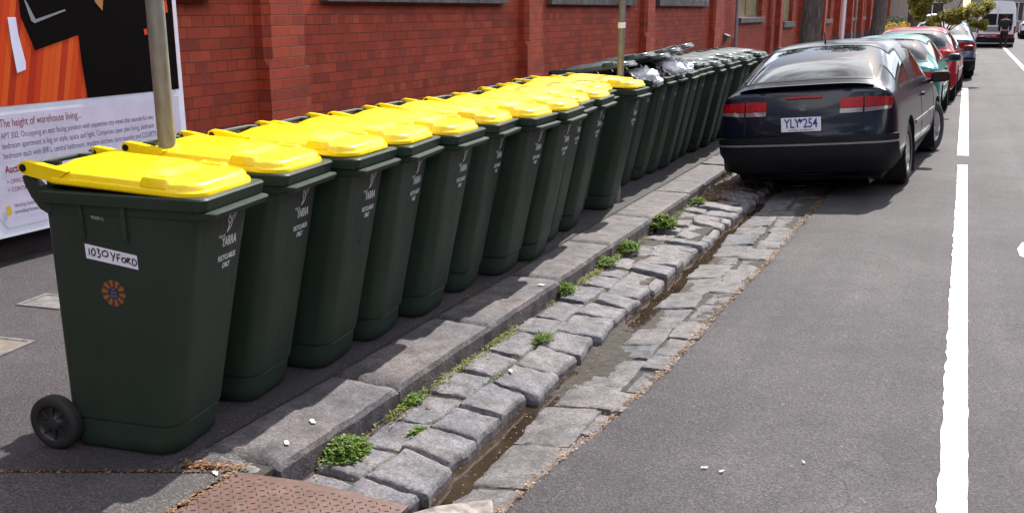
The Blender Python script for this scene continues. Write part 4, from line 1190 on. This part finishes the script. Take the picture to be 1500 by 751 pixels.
def side_stuff(patch, cast, T, w, wb, L, ya, strip_z=.56, mat='trim_black', door=(.95, 2.15), handle_z=.80, mirror=None, mirror_mat='trim_black', rw=.315):
    for s, d in ((1, 'x-'), (-1, 'x+')):
        patch([(rw + .09, strip_z), (wb - rw - .09, strip_z), (wb - rw - .09, strip_z + .035), (rw + .09, strip_z + .035)], d, 'side_strip', 'trim_grey', .010, 16, 1)
        patch([(rw + .07, .20), (wb - rw - .07, .20), (wb - rw - .07, .33), (rw + .07, .33)], d, 'sill_cladding', mat, .012, 12, 2)
        for y in door: patch([(y - .004, .30), (y + .004, .30), (y + .004, .87), (y - .004, .87)], d, 'door_seam', 'well_black', .0025, 1, 10)
        patch([(door[0] + .08, handle_z), (door[0] + .26, handle_z), (door[0] + .26, handle_z + .03), (door[0] + .08, handle_z + .03)], d, 'door_handle', 'trim_black', .022, 6, 2)
        patch([(wb + .45, .60), (wb + .53, .60), (wb + .53, .64), (wb + .45, .64)], d, 'indicator', 'lens_amber', .008, 3, 2)
        y = mirror or wb - .62
        mm = MB(); h, n = cast((s * 1.5, y, .90), (-s, 0, 0)); bx = (h.x if h else s * w * .93)
        c = Vector((bx + s * .14, y, .955)); prof = []
        for k, (yy, f) in enumerate(((-.055, .90), (-.045, 1.0), (.0, 1.0), (.05, .82), (.085, .4))):
            prof.append([c + Vector((math.copysign(abs(math.cos(a)) ** .6, math.cos(a)) * .105 * f, yy, math.copysign(abs(math.sin(a)) ** .6, math.sin(a)) * .062 * f)) for a in [2 * math.pi * q / 20 for q in range(20)]])
        mm.rings(prof, True, True, True); mm.tube([(bx - s * .03, y + .02, .90), (bx + s * .07, y + .01, .93)], .022, 8)
        mo = mm.obj('wing_mirror', M[mirror_mat], T, smooth=True, angle=50)
        g = MB(); g.add([c + Vector((math.copysign(abs(math.cos(a)) ** .6, math.cos(a)) * .088, -.0565, math.copysign(abs(math.sin(a)) ** .6, math.sin(a)) * .048)) for a in [2 * math.pi * q / 20 for q in range(20)]], [tuple(range(20))]); g.obj('mirror_glass', M['car_glass'], mo)
side_stuff(patch, cast, T, .855, 2.6, 4.64, 1.07, mirror=1.85)
b = MB(); b.tube([(.42, -.98, .25), (.42, -.80, .25)], .03, 12, cap=False); b.obj('exhaust', M['steel_dark'], T, smooth=True)
# shapes seen through the rear window: seat back and headrests
# --- teal hatchback
P = hatch_params(4.10, .84, 1.40, 2.55, .78, .71, .30, zb=.90, rearglass=(.22, .80), roof=(.95, 2.3), ws_base=3.05, tailz=.93, roofw=.58)
car2, patch, cast, T = make_car('parked_car', 'teal green hatchback parked directly in front of the navy car', 'car', P, 'paint_teal', (-1.02, 16.2, -.12), -1.5, -3.5)
tail_lights(patch, .84, .74, .86, .44, .60); bumper(patch, .84, .25, .52, 'paint_teal', False, .04); side_stuff(patch, cast, T, .84, 2.55, 4.1, .78, mat='paint_teal', mirror=1.75, mirror_mat='paint_teal')
h, n = cast((-.1, -3, .62), (0, 1, 0)); plate(h.y - .03, .63, 'NTK 608', T)
# --- red one
P = hatch_params(4.25, .86, 1.45, 2.58, .85, .73, .33, zb=.94, rearglass=(.20, .70), roof=(.85, 2.4), ws_base=3.2, tailz=.98, roofw=.60, hood_z=.92)
car3, patch, cast, T = make_car('parked_car', 'dark red hatchback with red tail lights, third parked car from the front', 'car', P, 'paint_red', (-.87, 20.95, -.12), -2.0, -2.5)
tail_lights(patch, .87, .86, 1.0, .50, .62, False); bumper(patch, .87, .27, .58, 'paint_red', False, .04); side_stuff(patch, cast, T, .87, 2.58, 4.25, .85, mirror=1.8, mirror_mat='paint_red', handle_z=.86)
h, n = cast((0, -3, .72), (0, 1, 0)); plate(h.y - .03, .70, 'RVM 412', T)
# --- silver blue
P = hatch_params(4.4, .87, 1.48, 2.65, .9, .73, .32, zb=.93, rearglass=(.30, 1.10), roof=(1.2, 2.5), ws_base=3.3, tailz=1.0, roofw=.58)
car4, patch, cast, T = make_car('parked_car', 'silver blue hatchback with glaring rear glass, parked beyond the young street tree', 'car', P, 'paint_blue', (-.54, 27.9, -.08), -1.0, -2)
tail_lights(patch, .87, .80, .93, .48, .62, False); bumper(patch, .87, .27, .56, 'trim_black', True, .04); side_stuff(patch, cast, T, .87, 2.65, 4.4, .9, mirror=1.85)
P = hatch_params(4.4, .87, 1.62, 2.65, .9, .73, .33, zb=1.0, rearglass=(.20, .72), roof=(.9, 2.5), ws_base=3.3, tailz=1.05, roofw=.62, hood_z=.98)
car5, patch, cast, T = make_car('parked_car', 'white wagon roof showing above the silver blue car, farthest parked on the left', 'car', P, 'paint_white', (-.70, 34.5, -.07), -1.0, 0)
tail_lights(patch, .87, .86, 1.0, .50, .62, False); bumper(patch, .87, .27, .58, 'trim_black', False, .04)
P = hatch_params(4.6, .88, 1.42, 2.7, 1.0, .73, .32, zb=.92, rearglass=(.55, 1.25), roof=(1.4, 2.6), ws_base=3.45, tailz=.98, roofw=.56)
car6, patch, cast, T = make_car('parked_car', 'white sedan standing far up the street to the right of the van', 'car', P, 'paint_white', (3.85, 66, -.02), 0, 0, group='cars in the distance')
tail_lights(patch, .88, .78, .90, .52, .66, False); bumper(patch, .88, .27, .52, 'trim_black', False, .04)

# --- van
def van():
    t = thing('delivery_van', 'tall white van with dark rear windows and a red bumper stripe, driving away', 'van', (1.30, 50.8, -.10), 0); t.scale = (.84, .84, .84)
    b = MB(); rs = []
    prof = [(.92, .28), (.955, .40), (.96, 1.05), (.93, 1.5), (.87, 2.15), (.78, 2.42), (.66, 2.54), (0, 2.58)]
    for y, kx, kz in ((0, .985, 1), (.05, 1, 1.0), (3.8, 1, 1.0), (4.5, .98, .97), (5.1, .95, .62), (5.7, .90, .50), (5.9, .80, .42)):
        ring = []
        for x, z in prof: ring.append(Vector((x * kx, y, .28 + (z - .28) * kz)))
        for x, z in prof[::-1][1:]: ring.append(Vector((-x * kx, y, .28 + (z - .28) * kz)))
        rs.append(ring)
    b.rings(rs, True, True, True); b.obj('body', M['paint_white'], t, smooth=True, angle=45)
    b = MB(); b.box(-.96, .96, -.10, .02, .36, .62); b.obj('bumper', M['trim_black'], t, bevel=.03)
    b = MB(); b.box(-.90, .90, -.018, -.002, .63, .80); b.obj('stripe', M['lens_red'], t)
    vs, fs = textmesh('TOLL FREE', .12, 'CENTER', 1.1); b = MB(); b.add([(u - .25, -.022, .67 + v) for u, v in vs], fs); b.obj('lettering', M['label_white'], t)
    for s in (-1, 1):
        b = MB(); b.prism([(s * .03, -.012, 1.28), (s * .78, -.012, 1.28), (s * .74, -.012, 1.88), (s * .03, -.012, 1.88)], (0, .01, 0)); b.obj('rear_window', M['trim_black'], t)
        b = MB(); b.box(min(s * .86, s * .945), max(s * .86, s * .945), -.02, .01, .85, 1.22); b.obj('tail_light', M['lens_red'], t)
        for y in (.9, 4.6):
            b = MB(); b.lathe([(.0, .0), (.18, .01), (.22, 0), (.34, 0), (.36, -.04), (.36, -.20), (.0, -.22)], Matrix.Translation((s * .95, y, .36)) @ Matrix.Rotation(R(90) * s, 4, 'Y'), 24); b.obj('wheel', M['tyre_rubber'], t, smooth=True)
    b = MB(); b.box(-.62, .12, -.008, 0.0, .92, 1.2); b.obj('sign_panel', M['chrome_grey'], t)
    b = MB(); b.box(-.004, .004, -.006, 0, .62, 2.3); b.obj('door_seam', M['well_black'], t)
    b = MB(); b.box(-.92, .92, .1, 5.2, .26, .45); b.obj('underside', M['well_black'], t)
    return t
van()

# ------------------------------------------------------------ walking person behind the van
def person(x, y, z, label, rz=0, coat='cloth_black', h=1.0, walk=.16):
    t = thing('person', label, 'person', (x, y, z), rz); t.scale = (h, h, h)
    J = {'pel': (0, 0, .95, .15), 'wst': (0, .0, 1.12, .145), 'chs': (0, .0, 1.36, .165), 'nck': (0, .0, 1.50, .065), 'hd0': (0, .01, 1.58, .075), 'hd1': (0, .02, 1.67, .088), 'hd2': (0, .01, 1.74, .05),
         'sl': (-.19, 0, 1.42, .07), 'sr': (.19, 0, 1.42, .07), 'el': (-.25, -.05, 1.15, .050), 'er': (.25, .04, 1.15, .050), 'hl': (-.24, .04, .92, .036), 'hr': (.24, .14, .94, .036), 'fl': (-.235, .06, .84, .03), 'fr': (.235, .18, .86, .03),
         'tl': (-.10, 0, .86, .10), 'tr': (.10, 0, .86, .10), 'kl': (-.11, .10 + walk * .3, .50, .066), 'kr': (.11, -walk * .4, .49, .066), 'al': (-.11, walk, .09, .045), 'ar': (.11, -walk - .12, .13, .045), 'ol': (-.12, walk + .16, .035, .035), 'or': (.12, -walk + .02, .04, .035)}
    E = [('pel', 'wst'), ('wst', 'chs'), ('chs', 'nck'), ('nck', 'hd0'), ('hd0', 'hd1'), ('hd1', 'hd2'), ('chs', 'sl'), ('chs', 'sr'), ('sl', 'el'), ('sr', 'er'), ('el', 'hl'), ('er', 'hr'), ('hl', 'fl'), ('hr', 'fr'),
         ('pel', 'tl'), ('pel', 'tr'), ('tl', 'kl'), ('tr', 'kr'), ('kl', 'al'), ('kr', 'ar'), ('al', 'ol'), ('ar', 'or')]
    def skin(keys, edges, grow, name, mat, lo=None):
        ks = list(keys); me = bpy.data.meshes.new(name); me.from_pydata([J[k][:3] for k in ks], [(ks.index(a), ks.index(b_)) for a, b_ in edges], [])
        o = bpy.data.objects.new(name, me); C.objects.link(o); sk = o.modifiers.new('skin', 'SKIN'); sb = o.modifiers.new('sub', 'SUBSURF'); sb.levels = sb.render_levels = 2
        for i, k in enumerate(ks):
            r = J[k][3] + grow; me.skin_vertices[0].data[i].radius = (r, r * .8); me.skin_vertices[0].data[i].use_root = (i == 0)
        dg = bpy.context.evaluated_depsgraph_get(); m2 = bpy.data.meshes.new_from_object(o.evaluated_get(dg)); bpy.data.objects.remove(o)
        m2.materials.clear(); m2.materials.append(M[mat]); m2.polygons.foreach_set('use_smooth', [True] * len(m2.polygons))
        return mk(name, m2, t)
    skin(J.keys(), E, 0, 'body', 'skin')
    up = ['pel', 'wst', 'chs', 'sl', 'sr', 'el', 'er', 'hl', 'hr']; skin(up, [e for e in E if e[0] in up and e[1] in up], .036, 'coat', coat)
    lg = ['pel', 'tl', 'tr', 'kl', 'kr', 'al', 'ar']; skin(lg, [e for e in E if e[0] in lg and e[1] in lg], .016, 'trousers', coat)
    b = MB(); b.lathe([(0, .115), (.05, .105), (.085, .06), (.096, 0), (.085, -.05), (.07, -.09)], Matrix.Translation((0, -.012, 1.665)), 16); b.obj('hair', M['hair_dark'], t, smooth=True)
    return t
person(1.62, 49.8, -.10, 'pedestrian in a long black coat walking away close behind the white van', h=.90)
person(-.05, 58.5, -.03, 'small dark figure on foot left of the white van', walk=.05)

# ------------------------------------------------------------ trees
def leaf_cloud(b, centres, n, size, rnd, squash=.8):
    for _ in range(n):
        c, r = rnd.choice(centres); d = Vector((rnd.gauss(0, 1), rnd.gauss(0, 1), rnd.gauss(0, 1))); d.normalize()
        p = Vector(c) + Vector((d.x, d.y, d.z * squash)) * r * (rnd.random() ** .45)
        a = Vector((rnd.gauss(0, 1), rnd.gauss(0, 1), rnd.gauss(0, .6))).normalized(); u = a.orthogonal().normalized(); s = size * rnd.uniform(.6, 1.4)
        b.add([p - a * s, p + u * s * .45, p + a * s, p - u * s * .45], [(0, 1, 2, 3)])
def tree(x, y, label, h_trunk, r0, crown, mat, n, size, seed, group=None, lean=(0, 0), z0=0):
    rnd = random.Random(seed); t = thing('street_tree', label, 'tree', (x, y, z0), 0, group)
    b = MB(); pts = []; rr_ = []
    for i in range(9):
        f = i / 8; pts.append((lean[0] * f + .05 * math.sin(f * 7 + seed), lean[1] * f + .05 * math.cos(f * 5 + seed), -.1 + h_trunk * f)); rr_.append(r0 * (1.25 if i == 0 else 1 - .35 * f))
    b.tube(pts, rr_, 14); top = Vector(pts[-1])
    b.obj('trunk', M['bark'], t, smooth=True, angle=60)
    b = MB(); cs = []
    for (cx, cy, cz, cr_) in crown:
        e = Vector((cx, cy, cz)); mid = (top + e) / 2 + Vector((rnd.uniform(-.2, .2) * cr_, rnd.uniform(-.2, .2) * cr_, .1))
        b.tube([top - Vector((0, 0, .15)), mid, e], [r0 * .5, r0 * .3, r0 * .08], 7)
        for q in range(4):
            d = Vector((rnd.uniform(-1, 1), rnd.uniform(-1, 1), rnd.uniform(-.5, 1))).normalized() * cr_ * .9; b.tube([e, e + d * .6, e + d], [r0 * .14, r0 * .08, r0 * .03], 5)
            cs.append((e + d * .75, cr_ * .42))
        cs.append((e, cr_ * .45))
    b.obj('limbs', M['bark'], t, smooth=True, angle=60)
    b = MB(); leaf_cloud(b, cs, n, size, rnd); b.obj('crown', M[mat], t)
    return t
GT = 'big street trees along the footpath'
CR = [(-1.3, -.5, 6.2, 1.6), (1.2, .8, 6.6, 1.7), (.2, -1.2, 7.4, 1.6), (-.4, 1.4, 7.0, 1.5), (.1, .1, 8.3, 1.5)]
tree(-3.02, 22.4, 'thick ridged tree trunk nearest on the footpath, rising above the navy car roof', 5.0, .25, CR, 'leaf_green', 5200, .10, 3, GT)
tree(-3.0, 39.5, 'dark tree trunk second along the footpath, above the teal car', 5.2, .29, CR, 'leaf_green', 4200, .12, 5, GT)
tree(-2.9, 66, 'third dark trunk farther off, next to the yellow young tree crown', 5.2, .42, CR, 'leaf_green', 3600, .14, 8, GT)
tree(-.47, 25.6, 'slender young tree with low yellow-green crown growing between the red and silver cars', 1.45, .035,
     [(-.62, 0, 1.75, .40), (.0, .1, 1.62, .38), (.62, .1, 1.78, .42), (-.25, -.3, 1.35, .18), (.75, -.2, 1.42, .18), (.0, -.2, 2.1, .6), (-.45, .3, 2.3, .55), (.45, -.1, 2.4, .5)], 'leaf_autumn', 9000, .052, 12, None, (.02, 0), -.1)
b = MB(); rnd = random.Random(3); leaf_cloud(b, [((0, 0, .45), .4), ((.5, .3, .5), .35), ((-.4, .2, .35), .3)], 900, .04, rnd)
o = b.obj('garden_shrub', M['leaf_yellow']); o.location = (-2.9, 44.0, .45); tag(o, 'yellow flowering shrub low behind the cars beside the far brick wall', 'shrub')

# ------------------------------------------------------------ far end of the street
def house(x, y, w, d, h, label, wall, roof=True, seed=1):
    t = thing('far_house', label, 'house', (x, y, 0)); rnd = random.Random(seed); n = max(2, int(w / 3.2)); seg = w / n
    b = MB(); b.box(0, w, .12, d, -.3, .75); b.box(0, w, .12, d, 2.3, h)
    for i in range(n): b.box(i * seg, i * seg + seg * .3, .12, d, .75, 2.3); b.box(i * seg + seg * .7, (i + 1) * seg, .12, d, .75, 2.3)
    b.obj('wall', M[wall], t)
    for i in range(n):
        f = MB(); a, c = i * seg + seg * .3, i * seg + seg * .7
        for q in ((a, a + .1, .75, 2.3), (c - .1, c, .75, 2.3), (a + .1, c - .1, .75, .85), (a + .1, c - .1, 2.2, 2.3), ((a + c) / 2 - .04, (a + c) / 2 + .04, .85, 2.2)): f.box(q[0], q[1], .15, .22, q[2], q[3])
        wo_ = f.obj('window', M['label_white'], t); g = MB(); g.box(a + .1, c - .1, .2, .21, .85, 2.2); g.obj('pane', M['building_glass'], wo_)
    if roof:
        b = MB(); b.prism([(-.4, -.4, h), (-.4, d / 2, h + 2), (-.4, d + .4, h)], (w + .8, 0, 0)); b.obj('roof', M['roof_tile'], t)
    return t
house(-9, 86, 8.6, 8, 3.4, 'grey rendered cottage at the far end of the street behind the young tree', 'stucco', seed=2)
house(.2, 88, 4.6, 8, 3.2, 'low cream cottage showing between the young tree and the van', 'stucco', seed=4)
house(5.0, 84, 9, 8, 5.4, 'red brick terrace at the far right beyond the white sedan', 'red_brick', seed=5)
b = MB(); rnd = random.Random(9)
for k in range(9): leaf_cloud(b, [((k * .9 - 4, rnd.uniform(-.3, .3), .7), .75)], 260, .09, rnd)
o = b.obj('hedge', M['leaf_green']); o.location = (-1.6, 79, 0); tag(o, 'dark clipped hedge across the end of the street in front of the cottages', 'hedge')
# bin-like sign blob and no-standing plate by the kerb
t = thing('traffic_sign', 'small red and white street sign on a post beyond the young tree', 'sign', (-1.95, 52, 0))
b = MB(); b.tube([(0, 0, -.1), (0, 0, 2.3)], .03, 8); b.obj('post', M['galvanised_steel'], t)
b = MB(); b.box(-.22, .22, -.04, -.03, 1.55, 2.15); o = b.obj('plate', M['paint_red'], t)
t = thing('white_post', 'white painted post shining against the far brick wall', 'post', (-5.0, 46.5, 0)); b = MB(); b.tube([(0, 0, 0), (0, 0, 2.6)], .09, 10); b.obj('post', M['label_white'], t, smooth=True)
b = MB(); b.tube([(0, 0, 2.6), (0, 0, 2.72)], .11, 10); b.obj('cap', M['concrete_grey'], t)

# the other side of the street and the corner behind the camera
def terrace(x, y, w, d, h, rz, label, wall):
    t = house(0, 0, w, d, h, label, wall, True); t.name = 'terrace_house'; t.location = (x, y, 0); t.rotation_euler = (0, 0, R(rz)); return t
for i, (y, w, h, wl) in enumerate(((70, 17, 5.5, 'red_brick'), (52, 17, 6.4, 'stucco'), (34, 17, 5.8, 'red_brick'), (16, 17, 7.0, 'red_brick'), (-2, 17, 6.0, 'stucco'))):
    terrace(9.7, y, w, 9, h, -90, '%s terrace house on the opposite side of the street, %s' % (('brick', 'rendered')[wl == 'stucco'], ('farthest', 'second farthest', 'middle', 'second nearest', 'nearest')[i]), wl)
terrace(10, -24, 13, 9, 6.5, 180, 'brick house on the corner behind the viewer, right', 'red_brick')
terrace(-6, -24, 14, 9, 7.5, 180, 'brick house on the corner behind the viewer, left', 'red_brick')
tree(-1.5, -13, 'wide green tree standing behind the viewer on the corner', 3.6, .22, [(-2.2, 0, 5.0, 2.0), (1.8, .5, 5.2, 2.0), (.0, 0, 6.8, 2.4), (-1.0, 1, 8.2, 2.0), (1.6, -1, 7.6, 2.0)], 'leaf_green', 3500, .2, 31)

# ------------------------------------------------------------ weeds, moss, litter, footpath covers
def leaf(b, p, a, up, L, w):
    s = a.cross(up).normalized() * w; mid = p + a * L * .5 + up * L * .10
    b.add([p, mid + s, p + a * L, mid - s], [(0, 1, 2, 3)])
def weed(x, y, z, r, hgt, n, seed, label, mat='weed_green', L=.018, wd=.007):
    rnd = random.Random(seed); b = MB()
    for _ in range(n):
        a = rnd.uniform(0, 2 * math.pi); rad = r * rnd.random() ** .6
        base = Vector((math.cos(a) * rad * .8, math.sin(a) * rad * 1.15, 0)); h = hgt * (1 - (rad / r) ** 2 * .75) * rnd.uniform(.35, 1)
        tip = base * 1.15 + Vector((rnd.uniform(-.01, .01), rnd.uniform(-.01, .01), h))
        if rnd.random() < .4: b.tube([base * .6, tip], [.0012, .0008], 3, cap=False)
        for k in range(4):
            d = Vector((rnd.gauss(0, 1), rnd.gauss(0, 1), rnd.uniform(-.2, .7))).normalized(); up = Vector((0, 0, 1))
            leaf(b, tip, d, up, L * rnd.uniform(.6, 1.3), wd * rnd.uniform(.7, 1.2))
    o = b.obj('weed', M[mat]); o.location = (x, y, z); return tag(o, label, 'weed', 'weeds growing at the foot of the kerb')
weed(-2.115, 3.00, -.105, .092, .078, 380, 1, 'roundest bushy weed, in the gutter beside the end of the kerb')
weed(-2.165, 3.58, -.100, .065, .030, 150, 2, 'low leafy weed at the kerb foot just past the roundest weed')
weed(-2.150, 5.52, -.100, .050, .065, 90, 3, 'spiky tall-leaved weed against the kerb midway up the gutter', L=.045, wd=.005)
weed(-2.160, 6.30, -.095, .090, .050, 210, 4, 'small green weed just before the pair of larger clumps', L=.022)
weed(-2.150, 6.76, -.095, .11, .070, 330, 5, 'broad bright weed clump by the kerb near the broken stones', L=.026)
weed(-2.120, 7.62, -.090, .12, .10, 420, 6, 'tallest pale weed clump, closest to the long water pool', L=.03, wd=.011)
weed(-2.100, 8.75, -.090, .08, .05, 150, 7, 'farthest small weed, just before the navy car', L=.026)
weed(-1.93, 4.63, -.100, .055, .030, 60, 8, 'sprig of weed between two rows of gutter stones', L=.03, wd=.004)
weed(-1.955, 3.32, -.105, .04, .018, 40, 9, 'tiny weed in the joint between the nearest gutter stones')
def scatter(name, n, region, mat, L, label=None, seed=0, zf=None, flat=.4, curl=True):
    rnd = random.Random(seed); b = MB()
    for _ in range(n):
        x, y, z = region(rnd); d = Vector((rnd.gauss(0, 1), rnd.gauss(0, 1), rnd.gauss(0, flat * .3))).normalized(); l = L * rnd.uniform(.5, 1.5)
        leaf(b, Vector((x, y, z)), d, Vector((0, 0, 1)), l, l * rnd.uniform(.2, .42))
    o = b.obj(name, M[mat]); struct(o, 'stuff'); return o
def foot(rnd):
    y = 2.75 + 9.5 * rnd.random(); k = 2.2 * noise.noise(Vector((y * 2.1, 3, 0))) 
    while rnd.random() > .12 + k: y = 2.75 + 9.5 * rnd.random(); k = 2.2 * noise.noise(Vector((y * 2.1, 3, 0)))
    return (-2.158 + abs(rnd.gauss(0, .020)), y, -.102 + rnd.random() * .022)
scatter('moss', 4200, foot, 'moss_green', .013, seed=2)
def blades(name, n, region, mat, L, seed):
    rnd = random.Random(seed); b = MB()
    for _ in range(n):
        p = Vector(region(rnd)); a = Vector((rnd.gauss(.25, .6), rnd.gauss(0, .7), rnd.uniform(.5, 1.3))).normalized(); l = L * rnd.uniform(.35, 1.5)
        s_ = a.cross(Vector((rnd.gauss(0, 1), rnd.gauss(0, 1), .2))).normalized() * l * .05; m1 = p + a * l * .6; tip = p + a * l + Vector((rnd.uniform(-.2, .4), rnd.uniform(-.3, .3), -.12)) * l
        b.add([p - s_, p + s_, m1 + s_, m1 - s_, tip], [(0, 1, 2, 3), (3, 2, 4)])
    struct(b.obj(name, M[mat]), 'stuff')
def foot2(rnd):
    x, y, z = foot(rnd); return (-2.15 + abs(rnd.gauss(0, .025)), y, -.105)
blades('grass', 520, foot2, 'weed_green', .034, 41); blades('dry_grass', 260, foot2, 'litter_brown', .036, 42)
def jgr(rnd): return (-1.94 + rnd.gauss(0, .012), rnd.choice((3.3, 4.0, 4.65, 5.6, 6.9, 7.4)) + rnd.gauss(0, .07), -.112)
blades('grass', 150, jgr, 'weed_green', .028, 43)
def joints(rnd):
    return (-1.940 + rnd.gauss(0, .010), 2.7 + 8 * rnd.random(), -.112 + rnd.random() * .010)
scatter('moss', 900, joints, 'moss_green', .010, seed=3)
def seam(rnd):
    return (-2.535 + rnd.gauss(0, .016), 2.6 + 9 * rnd.random() ** .8, .001 + rnd.random() * .004)
scatter('moss', 900, seam, 'moss_green', .010, seed=4)
def lit1(rnd):
    y = 2.7 + 6.8 * rnd.random(); return (edge_x(y) - .015 + rnd.gauss(0, .014), y, -.112 + rnd.random() * .012)
scatter('leaf_litter', 1500, lit1, 'litter_brown', .016, seed=5)
def lit2(rnd): return (-2.11 + rnd.gauss(0, .03), 2.75 + 7.5 * rnd.random(), -.103 + rnd.random() * .012)
scatter('leaf_litter', 380, lit2, 'litter_brown', .015, seed=6)
def lit3(rnd): return (-2.03 + rnd.gauss(0, .10), 9.0 + abs(rnd.gauss(0, .8)), -.105 + rnd.random() * .03)
scatter('leaf_litter', 1100, lit3, 'litter_brown', .03, seed=7)
def lit4(rnd): 
    t_ = rnd.random(); return (-2.50 + .23 * t_ + rnd.gauss(0, .012), 2.50 + rnd.gauss(0, .015) + .08 * t_, .003 + rnd.random() * .008)
scatter('leaf_litter', 260, lit4, 'litter_brown', .018, seed=8)
def lit5(rnd): return (-2.285 + rnd.gauss(0, .008), 1.9 + .64 * rnd.random(), .0 + rnd.random() * .006)
scatter('leaf_litter', 220, lit5, 'litter_brown', .016, seed=9)
def lit6(rnd): return (-1.95 + rnd.gauss(0, .018), 2.75 + 5 * rnd.random(), -.110 + rnd.random() * .012)
scatter('leaf_litter', 420, lit6, 'litter_brown', .010, seed=10)
def lit7(rnd): return (-3.6 + 1.5 * rnd.random(), 0, 0)
def jl(rnd):
    x = -3.4 + 1.1 * rnd.random(); return (x, footline(x) + rnd.gauss(0, .006), .001 + rnd.random() * .003)
scatter('leaf_litter', 380, jl, 'litter_brown', .010, seed=11)
def grit(rnd): return (-1.62 + rnd.gauss(0, .06), 2.8 + 6 * rnd.random(), -.160 + rnd.random() * .01)
scatter('gutter_grit', 600, grit, 'litter_brown', .008, seed=12)
def roadleaf(rnd): return (-1.0 + 2.6 * rnd.random(), 2.6 + 8 * rnd.random() ** 1.4, 0)
rnd = random.Random(21)
for i, (px, py, pz, l, lab) in enumerate([(-2.285, 3.02, .006, .032, 'thin cream scrap of paper lying flat on the first kerb stone'), (-2.255, 2.81, .006, .03, 'flaky white scrap near the broken end of the kerb'),
                                    (-2.22, 5.30, .006, .035, 'white paper scrap on the kerb top halfway along the bins'), (-2.34, 2.50, .002, .03, 'white scrap on the concrete beside the corner of the steel plate'),
                                    (-.75, 3.45, -.078, .02, 'small white fleck on the near asphalt, left one of a pair'), (-.68, 3.44, -.074, .018, 'small white fleck on the near asphalt, right one of a pair'),
                                    (-1.88, 4.10, -.085, .028, 'curled white scrap on a stone of the inner gutter row'), (-3.30, 2.62, .003, .02, 'little white scrap on the footpath left of the bin wheel'),
                                    (-1.93, 6.9, -.09, .05, 'crumpled pale wrapper among the broken gutter stones'), (-.40, 3.62, -.06, .015, 'tiny pale leaf on the open road')]):
    b = MB(); n = 5; g = []
    for j in range(n + 1):
        g.append([Vector(((i_ / n - .5) * l * 1.3 + rnd.uniform(-.16, .16) * l, (j / n - .5) * l * .5 + rnd.uniform(-.1, .1) * l, .002 + l * .07 * abs(noise.noise(Vector((i_ * .7, j * .7, i)))))) for i_ in range(n + 1)])
    b.rings(g, closed=False); o = b.obj('paper_scrap', M['paper_litter']); o.location = (px, py, pz); o.rotation_euler = (0, 0, rnd.uniform(-1, 1)); tag(o, lab, 'litter', 'scraps of litter')
# pit covers in the footpath
def pit(x, y, w, l, rz, label, mat):
    t = thing('pit_cover', label, 'pit cover', (x, y, .0), R(rz)); b = MB()
    for q in ((-w, w, -l, -l + .025), (-w, w, l - .025, l), (-w, -w + .025, -l + .025, l - .025), (w - .025, w, -l + .025, l - .025)): b.box(q[0], q[1], q[2], q[3], -.02, .007)
    b.obj('frame', M['concrete_grey'], t); b = MB(); b.box(-w + .028, w - .028, -l + .028, l - .028, -.02, .004); b.obj('lid', M[mat], t)
pit(-4.69, 3.80, .15, .12, 8, 'grey pit lid with pale frame in the footpath, the one farther from the bins', 'concrete_grey')
pit(-4.42, 3.10, .26, .13, 8, 'sandy coloured pit lid edged with weeds at the left of the footpath', 'pit_sandy')
